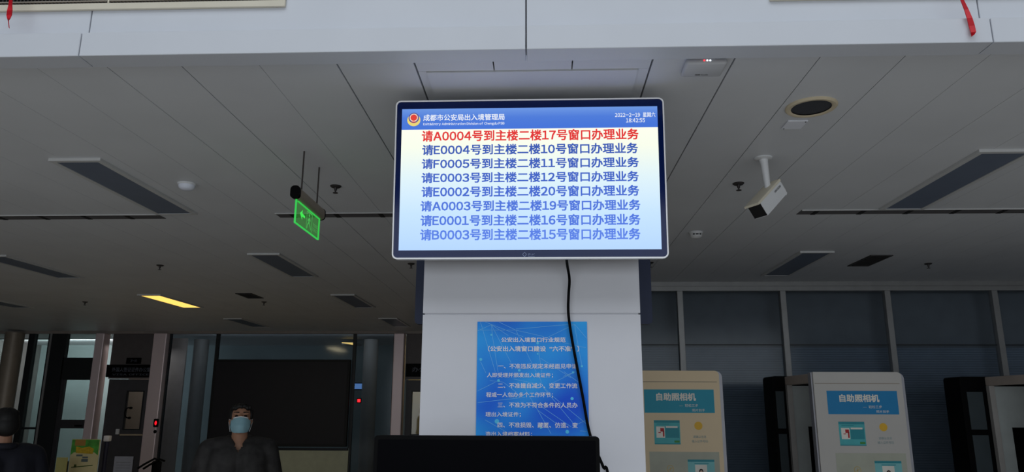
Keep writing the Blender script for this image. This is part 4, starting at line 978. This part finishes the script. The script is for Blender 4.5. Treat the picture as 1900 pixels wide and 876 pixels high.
# ------------------------------------------------------------------ people
M_skin = mat('skin', (168, 124, 100), 0.55, var=0.05, scale=20)
M_hair = mat('hair', (16, 14, 14), 0.6, var=0.3, scale=60)
def person(loc, rotz, label, jacket, trousers, H=1.67, mask=True, look=0.12, puff=1.0):
    t = thing('person', label, 'person', (loc[0], loc[1], 0), (0, 0, rotz))
    k = H / 1.67
    def V(x, y, z): return Vector((x * k, y * k, z * k))
    hc = V(0, -0.015, 1.555)
    HR = Euler((-look, 0, 0))              # chin up
    def hp(x, y, z): return hc + (HR.to_matrix() @ Vector((x, y, z)))
    b = MB()
    b.ell(hp(0, 0.012, 0.03), (0.074, 0.093, 0.083), HR); b.ell(hp(0, -0.018, -0.03), (0.063, 0.07, 0.078), HR); b.ell(hp(0, -0.05, -0.072), (0.034, 0.03, 0.03), HR)
    b.cap(hp(0, -0.088, 0.012), hp(0, -0.104, -0.026), 0.011, 0.016)
    for s_ in (-1, 1):
        b.ell(hp(s_ * 0.074, 0.012, -0.006), (0.011, 0.02, 0.032), HR)
        b.ell(hp(s_ * 0.033, -0.07, 0.032), (0.026, 0.014, 0.009), HR)
    b.cap(V(0, 0.015, 1.36), hp(0, 0.012, -0.06), 0.062, 0.054)
    b.cap(V(-0.13, 0.01, 1.345), V(0.13, 0.01, 1.345), 0.065, 0.065); b.cap(V(-0.08, 0.0, 1.28), V(-0.06, 0.01, 1.0), 0.105, 0.095); b.cap(V(0.08, 0.0, 1.28), V(0.06, 0.01, 1.0), 0.105, 0.095); b.cap(V(-0.07, 0.01, 0.9), V(0.07, 0.01, 0.9), 0.11, 0.11)
    for s_ in (-1, 1):
        sh, el, wr = V(s_ * 0.19, 0.01, 1.345), V(s_ * 0.25, 0.04, 1.07), V(s_ * 0.245, -0.05, 0.845)
        b.cap(sh, el, 0.05, 0.04); b.cap(el, wr, 0.04, 0.028)
        pm = wr + V(0, -0.015, -0.06); b.ell(pm, (0.02, 0.04, 0.05))
        for j, (fy, fl) in enumerate(((-0.036, 0.07), (-0.013, 0.08), (0.011, 0.074), (0.032, 0.058))):
            p0 = pm + V(0, fy, -0.04); p1 = p0 + V(-s_ * 0.006, 0, -fl * 0.5); p2 = p1 + V(-s_ * 0.02, 0, -fl * 0.45)
            b.cap(p0, p1, 0.0105, 0.0095, 8); b.cap(p1, p2, 0.0095, 0.0085, 8)
        b.cap(pm + V(0, -0.03, 0.02), pm + V(-s_ * 0.012, -0.062, -0.03), 0.012, 0.0095, 8)
        b.cap(V(s_ * 0.085, 0.01, 0.88), V(s_ * 0.1, 0.0, 0.47), 0.085, 0.055); b.cap(V(s_ * 0.1, 0.0, 0.47), V(s_ * 0.1, 0.03, 0.08), 0.056, 0.036)
        b.cap(V(s_ * 0.1, 0.03, 0.045), V(s_ * 0.105, -0.1, 0.035), 0.036, 0.03)
    blob('body', b, M_skin, t, 0.0075, 3)
    j = MB(); e = 0.028 * puff
    j.cap(V(-0.14, 0.012, 1.335), V(0.14, 0.012, 1.335), 0.068 + e, 0.068 + e)
    for s_ in (-1, 1):
        j.cap(V(s_ * 0.085, 0.0, 1.27), V(s_ * 0.08, 0.01, 0.86), 0.112 + e, 0.115 + e)
        sh, el, wr = V(s_ * 0.195, 0.01, 1.335), V(s_ * 0.262, 0.04, 1.07), V(s_ * 0.25, -0.045, 0.87)
        j.cap(sh, el, 0.056 + e, 0.052 + e); j.cap(el, wr, 0.052 + e, 0.042 + e * 0.5)
        j.cap(V(s_ * 0.045, 0.03, 1.40), V(s_ * 0.15, 0.015, 1.36), 0.045, 0.06)
    jo = blob('jacket', j, jacket, t, 0.012, 4)
    bm = bmesh.new(); bm.from_mesh(jo.data)            # open V at the throat
    bmesh.ops.delete(bm, geom=[f_ for f_ in bm.faces if f_.calc_center_median().y < 0 and abs(f_.calc_center_median().x) < 0.06 and f_.calc_center_median().z > (1.332 + 1.5 * abs(f_.calc_center_median().x)) * k], context='FACES')
    bm.to_mesh(jo.data); bm.free()
    c = MB()                                # collar: open V at the front
    ring = []
    for a in range(-150, 151, 20):
        r_ = math.radians(a + 90); front = abs(a) > 95
        ring.append((V(0.078 * math.cos(r_), 0.015 + 0.078 * math.sin(r_), 1.41 - (0.055 if abs(a) > 130 else 0.022 if abs(a) > 95 else 0) + 0.012)))
    c.tube(ring, 0.024, 10)
    blob('collar', c, jacket, t, 0.009, 3)
    tr_ = MB()
    tr_.cap(V(-0.07, 0.01, 0.92), V(0.07, 0.01, 0.92), 0.125, 0.125)
    for s_ in (-1, 1): tr_.cap(V(s_ * 0.085, 0.01, 0.88), V(s_ * 0.1, 0.0, 0.47), 0.1, 0.075); tr_.cap(V(s_ * 0.1, 0.0, 0.47), V(s_ * 0.1, 0.02, 0.1), 0.075, 0.06)
    blob('trousers', tr_, trousers, t, 0.016, 4)
    for s_ in (-1, 1): obj('shoe', MB().ell(V(s_ * 0.103, -0.03, 0.045), (0.045, 0.13, 0.045)).box((s_ * 0.103 - 0.044, -0.15, 0), (s_ * 0.103 + 0.044, 0.09, 0.02), 0.008, 2), M_black, t, 60)
    h = MB()
    h.ell(hp(0, 0.024, 0.042), (0.081, 0.09, 0.078), HR); h.ell(hp(0, 0.055, 0.0), (0.077, 0.062, 0.075), HR)
    for s_ in (-1, 1): h.ell(hp(s_ * 0.072, 0.0, 0.035), (0.014, 0.035, 0.045), HR)
    for q in range(40):
        an = random.uniform(0, 2 * math.pi); rr = random.uniform(0.02, 0.07)
        h.ell(hp(rr * math.cos(an), 0.02 + rr * math.sin(an) * 1.1, 0.106 - rr * rr * 6), (0.016, 0.016, 0.02), HR, 8, 6)
    for q in range(7): h.ell(hp(-0.06 + 0.02 * q, -0.056 - 0.012 * math.cos((q - 3) / 2.2), 0.09 - 0.014 * abs(q - 3) / 3 - 0.008 * (q % 2)), (0.011, 0.016, 0.018), HR, 8, 6)
    blob('hair', h, M_hair, t, 0.006, 1)
    for s_ in (-1, 1):
        obj('eye', MB().ell(hp(s_ * 0.031, -0.0755, 0.012), (0.013, 0.008, 0.0055), HR, 12, 8), M_black, t, 60)
        obj('eyebrow', MB().cap(hp(s_ * 0.018, -0.085, 0.036), hp(s_ * 0.05, -0.072, 0.038), 0.0045, 0.003, 8), M_hair, t, 60)
    if mask:
        mk = MB(); n1, n2 = 14, 10; g_ = []
        for i in range(n2 + 1):
            v = i / n2; row = []
            for q in range(n1 + 1):
                u = q / n1 * 2 - 1
                wv = 0.069 - 0.012 * max(0, v - 0.55) / 0.45
                y_ = -0.117 - 0.006 * math.sin(math.pi * v) + 0.068 * abs(u) ** 2.0 + 0.022 * max(0, v - 0.6) / 0.4 + 0.002 * math.sin(v * 22)
                zz_ = -0.008 - 0.098 * v + (0.006 * (1 - u * u) if v < 0.2 else 0) - 0.006 * (1 - u * u) * v + (0.012 * abs(u) ** 3 * (v - 0.5) * 2)
                row.append(mk.bm.verts.new(hp(u * wv, y_, zz_)))
            g_.append(row)
        for i in range(n2):
            for q in range(n1): mk.bm.faces.new([g_[i][q], g_[i][q + 1], g_[i + 1][q + 1], g_[i + 1][q]])
        bmesh.ops.solidify(mk.bm, geom=list(mk.bm.faces), thickness=0.002)
        mo = obj('face_mask', mk, mat('mask_blue', (196, 238, 250), 0.7, var=0.05), t, 60); mo['label'] = 'light blue pleated face mask'
        st = MB()
        for s_ in (-1, 1):
            for zz_ in (-0.012, -0.095): st.tube([hp(s_ * 0.066, -0.05, zz_), hp(s_ * 0.08, -0.01, -0.03 if zz_ < -0.05 else 0.0), hp(s_ * 0.083, 0.02, -0.01)], 0.002, 6)
        obj('ear_loop', st, M_white, mo, 60)
        obj('nose_strip', MB().tube([hp(-0.05, -0.09, -0.006), hp(-0.025, -0.112, -0.003), hp(0, -0.122, -0.001), hp(0.025, -0.112, -0.003), hp(0.05, -0.09, -0.006)], 0.004, 8), M_white, mo, 60)
    return t
P1 = onY(447, 780, 5.5)
person((P1.x, 5.5), math.radians(21), 'person in black puffy jacket and blue face mask standing before the black display panel',
       mat('jacket_black', (48, 46, 46), 0.75, var=0.45, scale=14, bump=0.6), mat('trousers_dark', (28, 28, 32), 0.8), 1.665, True, 0.2, 1.15)
P2 = onY(10, 780, 5.0)
person((P2.x, 5.0), math.radians(-125), 'dark-clothed person turned away at the left picture edge, head low',
       mat('jacket_navy', (20, 21, 32), 0.8, var=0.2, scale=14, bump=0.4), mat('trousers_black', (18, 18, 20), 0.8), 1.62, False, -0.1, 1.3)
